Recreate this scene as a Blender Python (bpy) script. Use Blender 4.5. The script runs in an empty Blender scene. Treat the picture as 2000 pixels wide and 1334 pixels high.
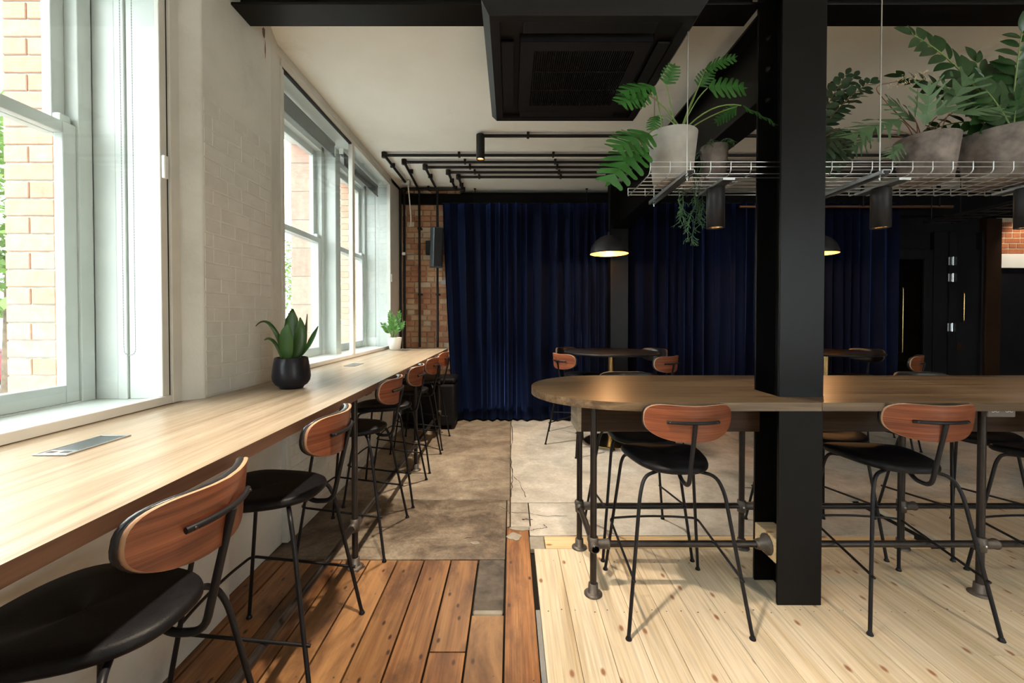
import bpy, bmesh, math, random
from mathutils import Vector, Matrix
random.seed(7)
R = math.radians
scn = bpy.context.scene
C = scn.collection

# ------------------------------------------------------------------ camera, sky, exposure
cam_d = bpy.data.cameras.new('camera'); cam = bpy.data.objects.new('camera', cam_d); C.objects.link(cam)
cam.location = (0, 0, 1.4); cam.rotation_euler = (R(90) - 0.01446, 0, 0)
cam_d.sensor_width = 36; cam_d.lens = 14.94; cam_d.shift_x = 0.001; cam_d.shift_y = -0.017
cam_d.clip_start = 0.02
scn.camera = cam
scn.view_settings.view_transform = 'Standard'; scn.view_settings.look = 'None'
scn.view_settings.gamma = 1; scn.view_settings.use_curve_mapping = False
scn.view_settings.exposure = 0.8
w = bpy.data.worlds.new('overcast_sky'); scn.world = w; w.use_nodes = True
w.node_tree.nodes['Background'].inputs[0].default_value = (0.93, 0.98, 1.0, 1)
w.node_tree.nodes['Background'].inputs[1].default_value = 6.3

# ------------------------------------------------------------------ node helpers
class NT:
    def __init__(s, name):
        s.m = bpy.data.materials.new(name); s.m.use_nodes = True
        s.t = s.m.node_tree; s.b = s.t.nodes['Principled BSDF']; s.out = s.t.nodes['Material Output']
    def n(s, typ, **kw):
        x = s.t.nodes.new(typ)
        for k, v in kw.items():
            if k in x.inputs.keys(): x.inputs[k].default_value = v
            else: setattr(x, k, v)
        return x
    def l(s, a, b): s.t.links.new(a, b)
    def coord(s, scale=(1, 1, 1), rand=0.0):
        tc = s.n('ShaderNodeTexCoord'); v = tc.outputs['Object']
        if rand:
            oi = s.n('ShaderNodeObjectInfo'); mu = s.n('ShaderNodeMath', operation='MULTIPLY'); mu.inputs[1].default_value = rand
            s.l(oi.outputs['Random'], mu.inputs[0])
            ad = s.n('ShaderNodeVectorMath', operation='ADD'); s.l(v, ad.inputs[0]); s.l(mu.outputs[0], ad.inputs[1]); v = ad.outputs[0]
        mp = s.n('ShaderNodeMapping'); mp.inputs['Scale'].default_value = scale; s.l(v, mp.inputs['Vector'])
        return mp.outputs[0]
    def noise(s, vec, scale=5, detail=4, rough=.55, dist=0):
        x = s.n('ShaderNodeTexNoise'); x.inputs['Scale'].default_value = scale; x.inputs['Detail'].default_value = detail
        x.inputs['Roughness'].default_value = rough; x.inputs['Distortion'].default_value = dist
        s.l(vec, x.inputs['Vector']); return x.outputs['Fac']
    def ramp(s, fac, stops):
        x = s.n('ShaderNodeValToRGB'); e = x.color_ramp.elements
        while len(e) < len(stops): e.new(0.5)
        for i, (p, c) in enumerate(stops):
            e[i].position = p; e[i].color = (c[0], c[1], c[2], 1) if hasattr(c, '__len__') else (c, c, c, 1)
        s.l(fac, x.inputs[0]); return x.outputs[0]
    def mix(s, fac, a, b, mode='MIX'):
        x = s.n('ShaderNodeMix', data_type='RGBA', blend_type=mode)
        for i, v in ((0, fac), (6, a), (7, b)):
            if hasattr(v, 'links') or hasattr(v, 'is_linked'): s.l(v, x.inputs[i])
            elif i == 0: x.inputs[i].default_value = v
            else: x.inputs[i].default_value = (v[0], v[1], v[2], 1)
        return x.outputs[2]
    def rnd(s): return s.n('ShaderNodeObjectInfo').outputs['Random']
    def bump(s, h, strength=.2, dist=.01):
        x = s.n('ShaderNodeBump'); x.inputs['Strength'].default_value = strength; x.inputs['Distance'].default_value = dist
        s.l(h, x.inputs['Height']); s.l(x.outputs[0], s.b.inputs['Normal'])
    def col(s, c):
        if hasattr(c, '__len__'): s.b.inputs['Base Color'].default_value = (c[0], c[1], c[2], 1)
        else: s.l(c, s.b.inputs['Base Color'])
    def p(s, **kw):
        for k, v in kw.items(): s.b.inputs[k.replace('_', ' ')].default_value = v

def plain(name, c, rough=.5, metal=0., var=.12, scale=9, bump=0, **kw):
    s = NT(name); v = s.coord(rand=7.0)
    f = s.noise(v, scale, 4)
    a = [max(0, x * (1 - var)) for x in c]; b = [min(1, x * (1 + var)) for x in c]
    s.col(s.ramp(f, [(.3, a), (.7, b)])); s.p(Roughness=rough, Metallic=metal, **kw)
    if metal < .1 and max(c) < .05: s.b.inputs['Specular IOR Level'].default_value = .22
    if bump: s.bump(s.noise(v, scale * 6, 5), bump, .003)
    return s.m

def wood(name, cols, axis=1, rough=.5, stretch=(0.9, 16), rand=.18, knots=None, bump=.15, fine=90, spec=.5, stain=None, alt=None, curved=None, gmix=.55):
    """grain runs along the given axis; the random value of each piece shifts and tints it"""
    s = NT(name)
    sc = [stretch[1]] * 3; sc[axis] = stretch[0]
    if curved is not None: sc[curved] = 2.0
    v = s.coord(tuple(sc), rand=11.0)
    f = s.noise(v, 1.0, 5, .6, .25)
    c = s.ramp(f, [(.28 + .44 * i / (len(cols) - 1), k) for i, k in enumerate(cols)])
    sf = [fine] * 3; sf[axis] = fine * .03
    if curved is not None: sf[curved] = 6.0
    v2 = s.coord(tuple(sf), rand=5.0)
    g = s.noise(v2, 1.0, 3, .6)
    c = s.mix(gmix, c, s.ramp(g, [(.35, .55), (.6, 1.0)]), 'MULTIPLY')
    if alt:
        fa = s.ramp(s.rnd(), [(0, .1), (.25, .85), (.4, .05), (.6, .7), (.75, 0), (1, .5)])
        c = s.mix(fa, c, s.mix(.5, alt, s.ramp(f, [(.3, .7), (.6, 1.0)]), 'MULTIPLY'))
    if knots:
        sk = [9] * 3; sk[axis] = 4.5; sk[2] = .01
        vo = s.n('ShaderNodeTexVoronoi'); vo.voronoi_dimensions = '2D'; s.l(s.coord(tuple(sk), rand=3.0), vo.inputs['Vector']); vo.inputs['Scale'].default_value = knots[1]
        k = s.ramp(vo.outputs['Distance'], [(.03, 1), (.07, 0)])
        c = s.mix(k, c, knots[0])
    if stain:
        st = s.noise(s.coord((4, 1.6, 4), rand=17.0), 1.3, 6, .65, .4)
        c = s.mix(s.ramp(st, [(.47, 0), (.66, .85)]), c, stain)
    r = s.rnd(); tint = s.ramp(r, [(0, 1 - rand), (1, 1.0)])
    c = s.mix(1.0, c, tint, 'MULTIPLY')
    s.col(c); s.p(Roughness=rough); s.b.inputs['Specular IOR Level'].default_value = spec
    s.bump(g, bump, .0015)
    return s.m

M = {}
# ------------------------------------------------------------------ materials
s = NT('painted_wall'); v = s.coord()
c = s.ramp(s.noise(v, 1.7, 7, .62), [(.32, (.54, .515, .46)), (.5, (.64, .625, .575)), (.7, (.71, .695, .65))])
c = s.mix(s.ramp(s.noise(v, 3.1, 8, .7), [(.6, 0), (.75, .35)]), c, (.42, .33, .26))
s.col(c); s.p(Roughness=.55); s.bump(s.noise(s.coord((1, 1, 1)), 60, 6), .25, .004); M['wall'] = s.m
s = NT('painted_brick'); v = s.coord(rand=9.0)
c = s.ramp(s.noise(v, 6, 6, .6), [(.3, (.57, .55, .50)), (.7, (.67, .65, .605))])
s.col(c); s.p(Roughness=.5); s.bump(s.noise(v, 70, 6), .35, .003); M['pbrick'] = s.m
s = NT('stained_ceiling'); v = s.coord()
c = s.ramp(s.noise(v, .9, 7, .6), [(.3, (.80, .775, .70)), (.55, (.87, .855, .80)), (.75, (.89, .875, .83))])
c = s.mix(s.ramp(s.noise(v, 1.6, 9, .72, .5), [(.60, 0), (.72, .3)]), c, (.45, .42, .36))
s.col(c); s.p(Roughness=.75); s.bump(s.noise(v, 30, 5), .12, .004); M['ceil'] = s.m
s = NT('concrete_floor'); v = s.coord((1, 1, 1), rand=4.0)
n1 = s.noise(v, 1.5, 9, .66, .3); n2 = s.noise(v, 7, 8, .7); n3 = s.noise(v, 45, 4)
c = s.ramp(n1, [(.28, (.30, .265, .215)), (.45, (.50, .455, .39)), (.6, (.62, .58, .51)), (.75, (.70, .665, .60))])
c = s.mix(.5, c, s.ramp(n2, [(.35, .55), (.6, 1.05)]), 'MULTIPLY')
c = s.mix(.25, c, s.ramp(n3, [(.4, .6), (.6, 1)]), 'MULTIPLY')
s.col(c); s.p(Roughness=.62); s.bump(n2, .3, .006); M['conc'] = s.m
s = NT('worn_concrete_floor'); v = s.coord((1, 1, 1), rand=4.0)
n1 = s.noise(v, 1.9, 9, .7, .4); n2 = s.noise(v, 9, 8, .72); n3 = s.noise(v, 60, 4)
c = s.ramp(n1, [(.32, (.12, .085, .06)), (.47, (.30, .24, .18)), (.62, (.44, .37, .28)), (.78, (.50, .43, .34))])
c = s.mix(.6, c, s.ramp(n2, [(.35, .45), (.62, 1.05)]), 'MULTIPLY')
c = s.mix(.3, c, s.ramp(n3, [(.4, .55), (.6, 1)]), 'MULTIPLY')
s.col(c); s.p(Roughness=.55); s.bump(n2, .35, .006); M['conc2'] = s.m
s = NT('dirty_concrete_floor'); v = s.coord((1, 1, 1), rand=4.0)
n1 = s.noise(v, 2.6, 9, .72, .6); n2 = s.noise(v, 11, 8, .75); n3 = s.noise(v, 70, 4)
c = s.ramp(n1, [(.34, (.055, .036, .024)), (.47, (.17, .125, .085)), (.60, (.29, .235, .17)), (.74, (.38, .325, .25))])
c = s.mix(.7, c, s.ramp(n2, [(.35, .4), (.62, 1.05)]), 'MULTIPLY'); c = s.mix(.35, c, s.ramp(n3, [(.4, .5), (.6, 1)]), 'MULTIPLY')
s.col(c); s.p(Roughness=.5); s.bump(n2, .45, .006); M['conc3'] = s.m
M['slate'] = plain('dark_hearth_stone', (.085, .07, .058), .8, 0, .5, 14, .6)
M['patch'] = plain('pale_mortar_patch', (.27, .245, .20), .8, 0, .2, 12, .4)
M['oldpine'] = wood('old_orange_boards', [(.15, .048, .016), (.32, .125, .042), (.44, .195, .070), (.52, .265, .105)], 1, .42, (1.2, 24), .42, ((.05, .018, .009), .8), .35, 110, .5, (.10, .04, .02), (.45, .25, .11), None, .9)
M['pine'] = wood('sanded_pine_boards', [(.52, .395, .24), (.63, .51, .35), (.69, .575, .425), (.72, .615, .475)], 1, .4, (.8, 24), .12, ((.27, .13, .07), .62), .12, 80, .5)
M['pinex'] = wood('sanded_pine_cross_board', [(.62, .42, .21), (.74, .53, .30), (.80, .60, .37)], 0, .4, (.8, 12), .1, ((.30, .13, .06), .55), .12, 80, .5)
M['void'] = plain('dirt_under_floor', (.012, .01, .008), .95)
M['counter'] = wood('limed_oak_worktop', [(.19, .135, .085), (.30, .23, .155), (.375, .295, .21), (.42, .34, .25)], 1, .33, (.7, 30), .03, None, .08, 160, .6)
M['table'] = wood('brown_oak_top', [(.030, .016, .008), (.080, .048, .025), (.142, .092, .050), (.195, .133, .078)], 0, .3, (.8, 34), .08, None, .08, 160, .5)
M['edgew'] = wood('worktop_edge_oak', [(.055, .025, .014), (.105, .05, .028), (.14, .072, .042)], 1, .45, (.9, 20), .03, None, .15, 120)
M['apron'] = wood('dark_oak_apron', [(.022, .011, .006), (.042, .022, .012), (.062, .034, .019)], 0, .55, (1.4, 50), .05, None, .2, 160, .2)
M['walnut'] = wood('walnut_veneer', [(.075, .018, .009), (.17, .045, .020), (.25, .074, .032), (.31, .104, .048)], 0, .36, (1.5, 75), .25, None, .05, 260, .4, None, None, 1)
M['plyedge'] = plain('pale_ply_edge', (.34, .19, .11), .5)
M['leather'] = plain('black_leather', (.006, .006, .0075), .48, 0, .3, 40, .25); M['leather2'] = plain('glossy_black_leather', (.007, .007, .009), .30, 0, .3, 40, .15)
M['leather2'].node_tree.nodes['Principled BSDF'].inputs['Specular IOR Level'].default_value = .6
M['leather'].node_tree.nodes['Principled BSDF'].inputs['Specular IOR Level'].default_value = .2
M['blackmetal'] = plain('black_powder_coat', (.010, .010, .012), .42, .0, .2)
M['steel'] = plain('black_painted_steel', (.0035, .0031, .0034), .38, 0, .3, 5, .10); M['steel'].node_tree.nodes['Principled BSDF'].inputs['Specular IOR Level'].default_value = .15
M['pipe'] = plain('dark_iron_pipe', (.034, .028, .026), .40, .6, .25, 20)
M['fitting'] = plain('cast_iron_fitting', (.105, .09, .08), .5, .6, .25, 25, .2)
M['galv'] = plain('zinc_plated_steel', (.62, .64, .66), .28, 1.0, .1)
M['conduit'] = plain('black_conduit', (.016, .015, .016), .45, .0, .2)
M['fascia'] = plain('matt_black_paint', (.006, .006, .007), .7, 0, .2)
M['blackwall'] = plain('near_black_wall', (.010, .010, .012), .6, 0, .25, 3)
M['brownwall'] = plain('dark_brown_panel', (.022, .011, .006), .6, 0, .25, 3)
for q_ in ('fascia', 'blackwall', 'brownwall'): M[q_].node_tree.nodes['Principled BSDF'].inputs['Specular IOR Level'].default_value = .08
M['acpanel'] = plain('black_plastic_panel', (.009, .0085, .010), .45, 0, .1)
M['whitepaint'] = plain('white_gloss_paint', (.56, .58, .555), .35, 0, .05, 6)
M['frame'] = plain('off_white_frame', (.62, .60, .55), .4, 0, .06, 5)
M['alu'] = plain('grey_aluminium_track', (.30, .31, .31), .4, .6)
M['gasket'] = plain('black_gasket', (.02, .02, .02), .6)
M['blind'] = plain('grey_blind_fabric', (.15, .165, .17), .85, 0, .06)
M['plastic'] = plain('white_plastic', (.75, .75, .72), .4)
M['cable'] = plain('cream_cable', (.6, .55, .45), .5)
M['greybox'] = plain('grey_junction_box', (.42, .44, .44), .5)
M['brass'] = plain('brushed_brass', (.62, .43, .20), .25, 1.0, .08)
M['potconc'] = plain('cement_pot', (.36, .335, .30), .85, 0, .35, 5, .3)
M['potconc2'] = plain('brown_cement_pot', (.17, .14, .125), .85, 0, .6, 11, .5)
M['ceramicb'] = plain('matt_black_ceramic', (.012, .011, .016), .33, 0, .1)
M['ceramicw'] = plain('white_ceramic', (.72, .71, .66), .4, 0, .05)
M['soil'] = plain('dark_soil', (.03, .02, .013), .95, 0, .4, 60, .6)
M['pebble'] = plain('white_pebbles', (.7, .68, .62), .6)
M['red'] = plain('red_cable_sleeve', (.6, .03, .07), .5)
M['copper'] = plain('old_copper_pipe', (.28, .13, .06), .45, .8)
M['steelgrey'] = plain('brushed_socket_plate', (.13, .11, .105), .45, .3)
M['socket'] = plain('dark_socket', (.05, .05, .055), .4)
M['unit'] = plain('grey_power_lid', (.085, .10, .11), .35, .5, .06)
M['road'] = plain('grey_asphalt', (.22, .22, .22), .9, 0, .2, 8)
M['carred'] = plain('red_car_paint', (.35, .03, .04), .2)
M['glassdark'] = plain('dark_car_glass', (.03, .035, .04), .1)
M['tyre'] = plain('black_rubber', (.015, .015, .015), .8)
M['bark'] = plain('brown_bark', (.12, .08, .05), .9, 0, .4, 12, .5)

def leafmat(name, c, rough=.38):
    s = NT(name); v = s.coord(rand=3.0)
    f = s.noise(v, 3, 3); a = [x * .62 for x in c]; b = [min(1, x * 1.3) for x in c]
    cc = s.mix(.5, s.ramp(f, [(.3, a), (.7, b)]), s.ramp(s.rnd(), [(0, a), (1, b)]))
    s.col(cc); s.p(Roughness=rough)
    tr = s.n('ShaderNodeBsdfTranslucent'); s.l(cc, tr.inputs[0]); mx = s.n('ShaderNodeMixShader'); mx.inputs[0].default_value = .22
    s.l(s.b.outputs[0], mx.inputs[1]); s.l(tr.outputs[0], mx.inputs[2]); s.l(mx.outputs[0], s.out.inputs[0])
    return s.m
M['leaf_phil'] = leafmat('philodendron_leaf', (.045, .155, .030))
M['leaf_zz'] = leafmat('dark_glossy_leaf', (.026, .075, .022), .3)
M['leaf_fern'] = leafmat('grey_green_leaf', (.10, .185, .085), .55)
M['leaf_jade'] = leafmat('deep_green_leaf', (.030, .066, .030), .35)
M['leaf_snake'] = leafmat('snake_plant_leaf', (.042, .10, .022), .35)
M['leaf_bright'] = leafmat('bright_green_leaf', (.10, .27, .045), .35)
M['leaf_trail'] = leafmat('trailing_cactus_green', (.055, .13, .055), .6)
M['leaf_tree'] = leafmat('street_tree_leaf', (.16, .26, .06), .6)
M['stemg'] = plain('green_stem', (.15, .22, .06), .5)
M['stemr'] = plain('reddish_stem', (.17, .065, .035), .5)
M['flower'] = plain('dried_cream_flower', (.60, .52, .33), .7)

def brickmat(name, stops, rough=.85):
    s = NT(name); v = s.coord(rand=13.0)
    c = s.ramp(s.rnd(), stops); f = s.noise(v, 22, 6, .65)
    c = s.mix(.6, c, s.ramp(f, [(.3, .62), (.65, 1.08)]), 'MULTIPLY')
    s.col(c); s.p(Roughness=rough); s.bump(s.noise(v, 90, 5), .5, .004); return s.m
M['brick'] = brickmat('reclaimed_brick', [(0, (.42, .18, .10)), (.35, (.54, .27, .15)), (.6, (.62, .37, .22)), (.85, (.68, .48, .32)), (1, (.72, .58, .43))])
M['brickout'] = brickmat('orange_facing_brick', [(0, (.56, .30, .20)), (.5, (.60, .34, .235)), (1, (.64, .385, .27))])
M['terra'] = brickmat('pink_terracotta_block', [(0, (.50, .28, .22)), (1, (.56, .33, .26))])
M['brickred'] = brickmat('dark_red_brick', [(0, (.28, .08, .035)), (1, (.42, .15, .06))])
M['mortar'] = plain('sandy_mortar', (.55, .44, .32), .9, 0, .2, 20, .3)
M['mortarg'] = plain('grey_mortar', (.36, .35, .32), .9, 0, .2, 20, .3)

s = NT('navy_velvet'); v = s.coord((3, 3, .3))
s.col(s.ramp(s.noise(v, 2, 4), [(.3, (.0007, .0020, .0095)), (.7, (.0014, .0045, .021))])); s.p(Roughness=.75)
s.b.inputs['Sheen Weight'].default_value = .9; s.b.inputs['Sheen Roughness'].default_value = .35
s.b.inputs['Sheen Tint'].default_value = (.08, .16, .55, 1); s.b.inputs['Specular IOR Level'].default_value = .1; M['velvet'] = s.m

def glassmat(name, tint, spec):
    s = NT(name); s.t.nodes.remove(s.b)
    tr = s.n('ShaderNodeBsdfTransparent'); tr.inputs[0].default_value = (*tint, 1)
    gl = s.n('ShaderNodeBsdfGlossy'); gl.inputs['Roughness'].default_value = 0.02
    lw = s.n('ShaderNodeLayerWeight'); lw.inputs[0].default_value = .5; pw = s.n('ShaderNodeMath', operation='POWER'); pw.inputs[1].default_value = 5; s.l(lw.outputs['Facing'], pw.inputs[0])
    fr = s.n('ShaderNodeMath', operation='MULTIPLY_ADD'); s.l(pw.outputs[0], fr.inputs[0]); fr.inputs[1].default_value = .5; fr.inputs[2].default_value = spec
    mx = s.n('ShaderNodeMixShader'); s.l(fr.outputs[0], mx.inputs[0]); s.l(tr.outputs[0], mx.inputs[1]); s.l(gl.outputs[0], mx.inputs[2])
    s.l(mx.outputs[0], s.out.inputs[0]); return s.m
M['glass'] = glassmat('clear_window_glass', (.97, .99, .98), .03)
M['glassd'] = glassmat('smoked_door_glass', (.30, .28, .27), .04)

def emit(name, c, st):
    s = NT(name); s.col((.8, .7, .5)); s.b.inputs['Emission Color'].default_value = (*c, 1); s.b.inputs['Emission Strength'].default_value = st; return s.m
M['bulb'] = emit('warm_bulb', (1, .60, .22), 7)
M['bulbdim'] = emit('warm_spot_lens', (1, .66, .36), 5)
s = NT('pendant_shade'); g = s.n('ShaderNodeNewGeometry')
s.col(s.mix(g.outputs['Backfacing'], (.018, .017, .02), (.80, .46, .15))); s.p(Roughness=.4); M['shade'] = s.m

# ------------------------------------------------------------------ mesh builder
def fillet(pts, r, n=5):
    pts = [Vector(p) for p in pts]
    if r <= 0 or len(pts) < 3: return pts
    out = [pts[0]]
    for a, b, c in zip(pts, pts[1:], pts[2:]):
        d1 = (a - b); d2 = (c - b); k = min(r, d1.length * .48, d2.length * .48)
        p1 = b + d1.normalized() * k; p2 = b + d2.normalized() * k
        for i in range(n + 1):
            t = i / n; out.append(p1 * (1 - t) ** 2 + b * 2 * t * (1 - t) + p2 * t * t)
    out.append(pts[-1]); return out

class MB:
    def __init__(s): s.v = []; s.f = []; s.mi = []; s.sm = []
    def add(s, vs, fs, mi=0, smooth=False):
        o = len(s.v); s.v += [tuple(x) for x in vs]; s.f += [tuple(i + o for i in f) for f in fs]
        s.mi += [mi] * len(fs); s.sm += [smooth] * len(fs); return s
    def box(s, a, b, mi=0):
        (x0, y0, z0), (x1, y1, z1) = [min(p, q) for p, q in zip(a, b)], [max(p, q) for p, q in zip(a, b)]
        vs = [(x0, y0, z0), (x1, y0, z0), (x1, y1, z0), (x0, y1, z0), (x0, y0, z1), (x1, y0, z1), (x1, y1, z1), (x0, y1, z1)]
        return s.add(vs, [(3, 2, 1, 0), (4, 5, 6, 7), (0, 1, 5, 4), (1, 2, 6, 5), (2, 3, 7, 6), (3, 0, 4, 7)], mi)
    def prism(s, poly, z0, z1, mi=0, mi_side=None):
        n = len(poly)
        vs = [(x, y, z0) for x, y in poly] + [(x, y, z1) for x, y in poly]
        s.add(vs, [tuple(range(n - 1, -1, -1)), tuple(range(n, 2 * n))], mi)
        return s.add(vs, [(i, (i + 1) % n, n + (i + 1) % n, n + i) for i in range(n)], mi if mi_side is None else mi_side)
    def tube(s, pts, r, n=10, fil=0., cap=True, mi=0):
        pts = fillet(pts, fil) if fil else [Vector(p) for p in pts]
        rs = r if hasattr(r, '__len__') else [r] * len(pts)
        if len(rs) != len(pts): rs = [rs[0] + (rs[-1] - rs[0]) * i / (len(pts) - 1) for i in range(len(pts))]
        up = None; vs = []
        for i, p in enumerate(pts):
            d = (pts[min(i + 1, len(pts) - 1)] - pts[max(i - 1, 0)]).normalized()
            if up is None:
                up = Vector((0, 0, 1)) if abs(d.z) < .9 else Vector((1, 0, 0))
            up = (up - d * up.dot(d)).normalized(); sd = d.cross(up)
            for k in range(n):
                a = 2 * math.pi * k / n; vs.append(p + (up * math.sin(a) + sd * math.cos(a)) * rs[i])
        fs = []
        for i in range(len(pts) - 1):
            for k in range(n):
                a = i * n + k; b = i * n + (k + 1) % n; fs.append((a, a + n, b + n, b))
        s.add(vs, fs, mi, True)
        if cap:
            o = len(pts) - 1
            s.add(vs[:n], [tuple(range(n))], mi); s.add(vs[o * n:], [tuple(range(n - 1, -1, -1))], mi)
        return s
    def lathe(s, c, prof, n=28, mi=0, axis='z'):
        vs = []
        for r, z in prof:
            for k in range(n):
                a = 2 * math.pi * k / n; x, y = r * math.cos(a), r * math.sin(a)
                q = (x, y, z) if axis == 'z' else ((z, x, y) if axis == 'x' else (y, z, x))
                vs.append(tuple(q[i] + c[i] for i in range(3)))
        fs = []
        for i in range(len(prof) - 1):
            for k in range(n):
                a = i * n + k; b = i * n + (k + 1) % n; fs.append((a, b, b + n, a + n))
        s.add(vs, fs, mi, True)
        return s
    def mesh(s, name, mats):
        me = bpy.data.meshes.new(name); me.from_pydata(s.v, [], s.f)
        for m in (mats if isinstance(mats, (list, tuple)) else [mats]): me.materials.append(M[m] if isinstance(m, str) else m)
        for p, i, sm in zip(me.polygons, s.mi, s.sm): p.material_index = i; p.use_smooth = sm
        me.update(); return me
    def build(s, name, mats, parent=None, bevel=0, world=True, merge=False):
        o = bpy.data.objects.new(name, s.mesh(name, mats)); C.objects.link(o)
        if merge:
            bm = bmesh.new(); bm.from_mesh(o.data); bmesh.ops.remove_doubles(bm, verts=bm.verts, dist=1e-5); bm.to_mesh(o.data); bm.free()
        if parent: o.parent = parent
        if parent and world: o.location = -wloc(parent)
        if bevel:
            b = o.modifiers.new('bevel', 'BEVEL'); b.width = bevel; b.segments = 2; b.limit_method = 'ANGLE'; b.angle_limit = R(40)
        return o

def wloc(o):
    v = Vector((0, 0, 0))
    while o: v += Vector(o.location); o = o.parent
    return v
def tag(o, label=None, cat=None, group=None, kind=None):
    for k, v in (('label', label), ('category', cat), ('group', group), ('kind', kind)):
        if v: o[k] = v
    return o
def thing(name, label, cat, loc=(0, 0, 0), rz=0, group=None):
    o = bpy.data.objects.new(name, None); C.objects.link(o); o.location = loc; o.rotation_euler = (0, 0, rz); o.empty_display_size = .1
    return tag(o, label, cat, group)
def struct(name, loc=(0, 0, 0)):
    o = bpy.data.objects.new(name, None); C.objects.link(o); o.location = loc; o['kind'] = 'structure'; return o
def copy_tree(o, parent=None):
    c = o.copy(); C.objects.link(c)
    if parent: c.parent = parent
    for ch in list(o.children): copy_tree(ch, c)
    return c
def inst(name, me, parent, mat4):
    o = bpy.data.objects.new(name, me); C.objects.link(o)
    if parent: o.parent = parent; mat4 = Matrix.Translation(-wloc(parent)) @ mat4
    o.matrix_basis = mat4; return o
def light(name, typ, loc, energy, color, parent=None, **kw):
    d = bpy.data.lights.new(name, typ); d.energy = energy; d.color = color
    for k, v in kw.items(): setattr(d, k, v)
    o = bpy.data.objects.new(name, d); C.objects.link(o); o.location = loc
    if parent: o.parent = parent; o.location = Vector(loc) - wloc(parent)
    return o

_bm = {}
def brick_mesh(L, D, H, mat, bev=.004):
    k = (round(L, 3), D, H, mat, bev)
    if k not in _bm:
        bm = bmesh.new(); bmesh.ops.create_cube(bm, size=1)
        bmesh.ops.scale(bm, vec=(L, D, H), verts=bm.verts)
        bmesh.ops.bevel(bm, geom=[e for e in bm.edges], offset=bev, segments=1, affect='EDGES')
        me = bpy.data.meshes.new('brick'); bm.to_mesh(me); bm.free(); me.materials.append(M[mat]); _bm[k] = me
    return _bm[k]
def bricks(parent, o, length, height, mat, rz=0., L=.215, H=.065, g=.010, D=.02, proud=.0, name='brick', jig=.003, bev=.004, english=True):
    """courses laid from corner o along the local x axis turned by rz; the faces look along local -y"""
    rot = Matrix.Rotation(rz, 4, 'Z'); z = 0; row = 0
    while z + H * .6 < height:
        h = min(H, height - z); step = L + g
        if english and row % 2: seq = (L - g) / 2; x = -seq * random.choice((0, .5))
        else: seq = L; x = -random.choice((0, .5, .25)) * L
        i = 0
        while x < length - .015:
            ln = seq if not (english and row % 2 == 0 and random.random() < .25) else (L - g) / 2
            a = max(x, 0); b = min(x + ln, length)
            if b - a > .02:
                p = Vector(o) + rot @ Vector(((a + b) / 2, D / 2 - proud - random.random() * jig, z + h / 2))
                inst(name, brick_mesh(b - a, D, h, mat, bev), parent, Matrix.Translation(p) @ rot)
            x += ln + g; i += 1
        z += H + g; row += 1

# ================================================================== floor
floor = struct('floor')
MB().box((-2.2, -3.6, -.20), (8.2, 6.2, -.03)).build('sub_floor', 'void', floor)
def board(x0, x1, y0, y1, mat, name='plank', top=0., g=.0025, bev=.002):
    cx, cy = (x0 + x1) / 2, (y0 + y1) / 2
    o = MB().box((-(x1 - x0) / 2 + g, -(y1 - y0) / 2 + g, -.03), ((x1 - x0) / 2 - g, (y1 - y0) / 2 - g, 0)).build(name, mat, floor, bevel=bev, world=False)
    o.location = (cx, cy, top - random.random() * .0012); return o
xe = [-1.46, -1.30, -1.135, -.975, -.815, -.655, -.50, -.345, -.188]
for a, b in zip(xe, xe[1:]):
    yj = random.choice((1.55, 1.75, 1.30)) + random.uniform(-.1, .1)
    if a < -.7: yj -= .5
    board(a, b, yj, 2.44, 'oldpine', g=.004); board(a, b, -1.2, yj, 'oldpine', g=.004)
board(-.188, -.03, -1.2, 1.985, 'oldpine', g=.004)
board(-.03, .118, -1.2, 2.82, 'oldpine', g=.004)
MB().box((-.182, 1.99, -.03), (-.036, 2.435, .004)).build('hearth_stone', 'slate', floor, bevel=.006)
MB().box((-.18, 1.982, -.03), (-.04, 2.012, .006)).build('mortar_lip', 'patch', floor, bevel=.008)
MB().box((.119, -1.2, -.03), (.139, 2.02, -.002)).build('metal_strip', 'alu', floor)
for i in range(49):
    x0 = .14 + .142 * i; x1 = x0 + .142
    yb = 3.28 if x0 > 2.6 else 2.56
    yj = random.uniform(-.6, .9)
    if x0 > 1.0 and i % 3 == 1: yj = random.uniform(1.2, 2.0)
    board(x0, x1, yj, yb, 'pine', g=.0012, bev=.001)
    board(x0, x1, -1.2, yj, 'pine', g=.0012, bev=.001)
board(.21, 2.56, 2.562, 2.712, 'pinex')
MB().box((.118, 2.56, -.03), (.208, 2.705, -.001)).build('mortar_patch', 'patch', floor, bevel=.004)
def slab(x0, x1, y0, y1, m, name='concrete_slab'):
    o = MB().box((-(x1 - x0) / 2 + .002, -(y1 - y0) / 2 + .002, -.03), ((x1 - x0) / 2 - .002, (y1 - y0) / 2 - .002, 0)).build(name, m, floor, bevel=.004, world=False)
    o.location = ((x0 + x1) / 2, (y0 + y1) / 2, 0); return o
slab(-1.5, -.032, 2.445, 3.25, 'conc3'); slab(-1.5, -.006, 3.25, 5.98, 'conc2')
slab(-.03, -.006, 2.83, 3.25, 'conc2'); slab(-.004, .14, 2.83, 3.2, 'conc'); slab(.12, 2.6, 2.715, 3.2, 'conc')
slab(-.004, 2.6, 3.203, 5.98, 'conc'); slab(2.6, 8.0, 3.285, 5.98, 'conc')
MB().box((-2.2, -3.6, -.03), (8.0, -1.2, 0)).build('rear_boards', 'pine', floor)
k = MB()                                                     # nail heads along the joists, two to a board
def nail(x, y, r): k.add([(x + r * math.cos(q), y + r * math.sin(q), .0006) for q in [math.pi * i / 3 for i in range(6)]], [tuple(range(6))])
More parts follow.
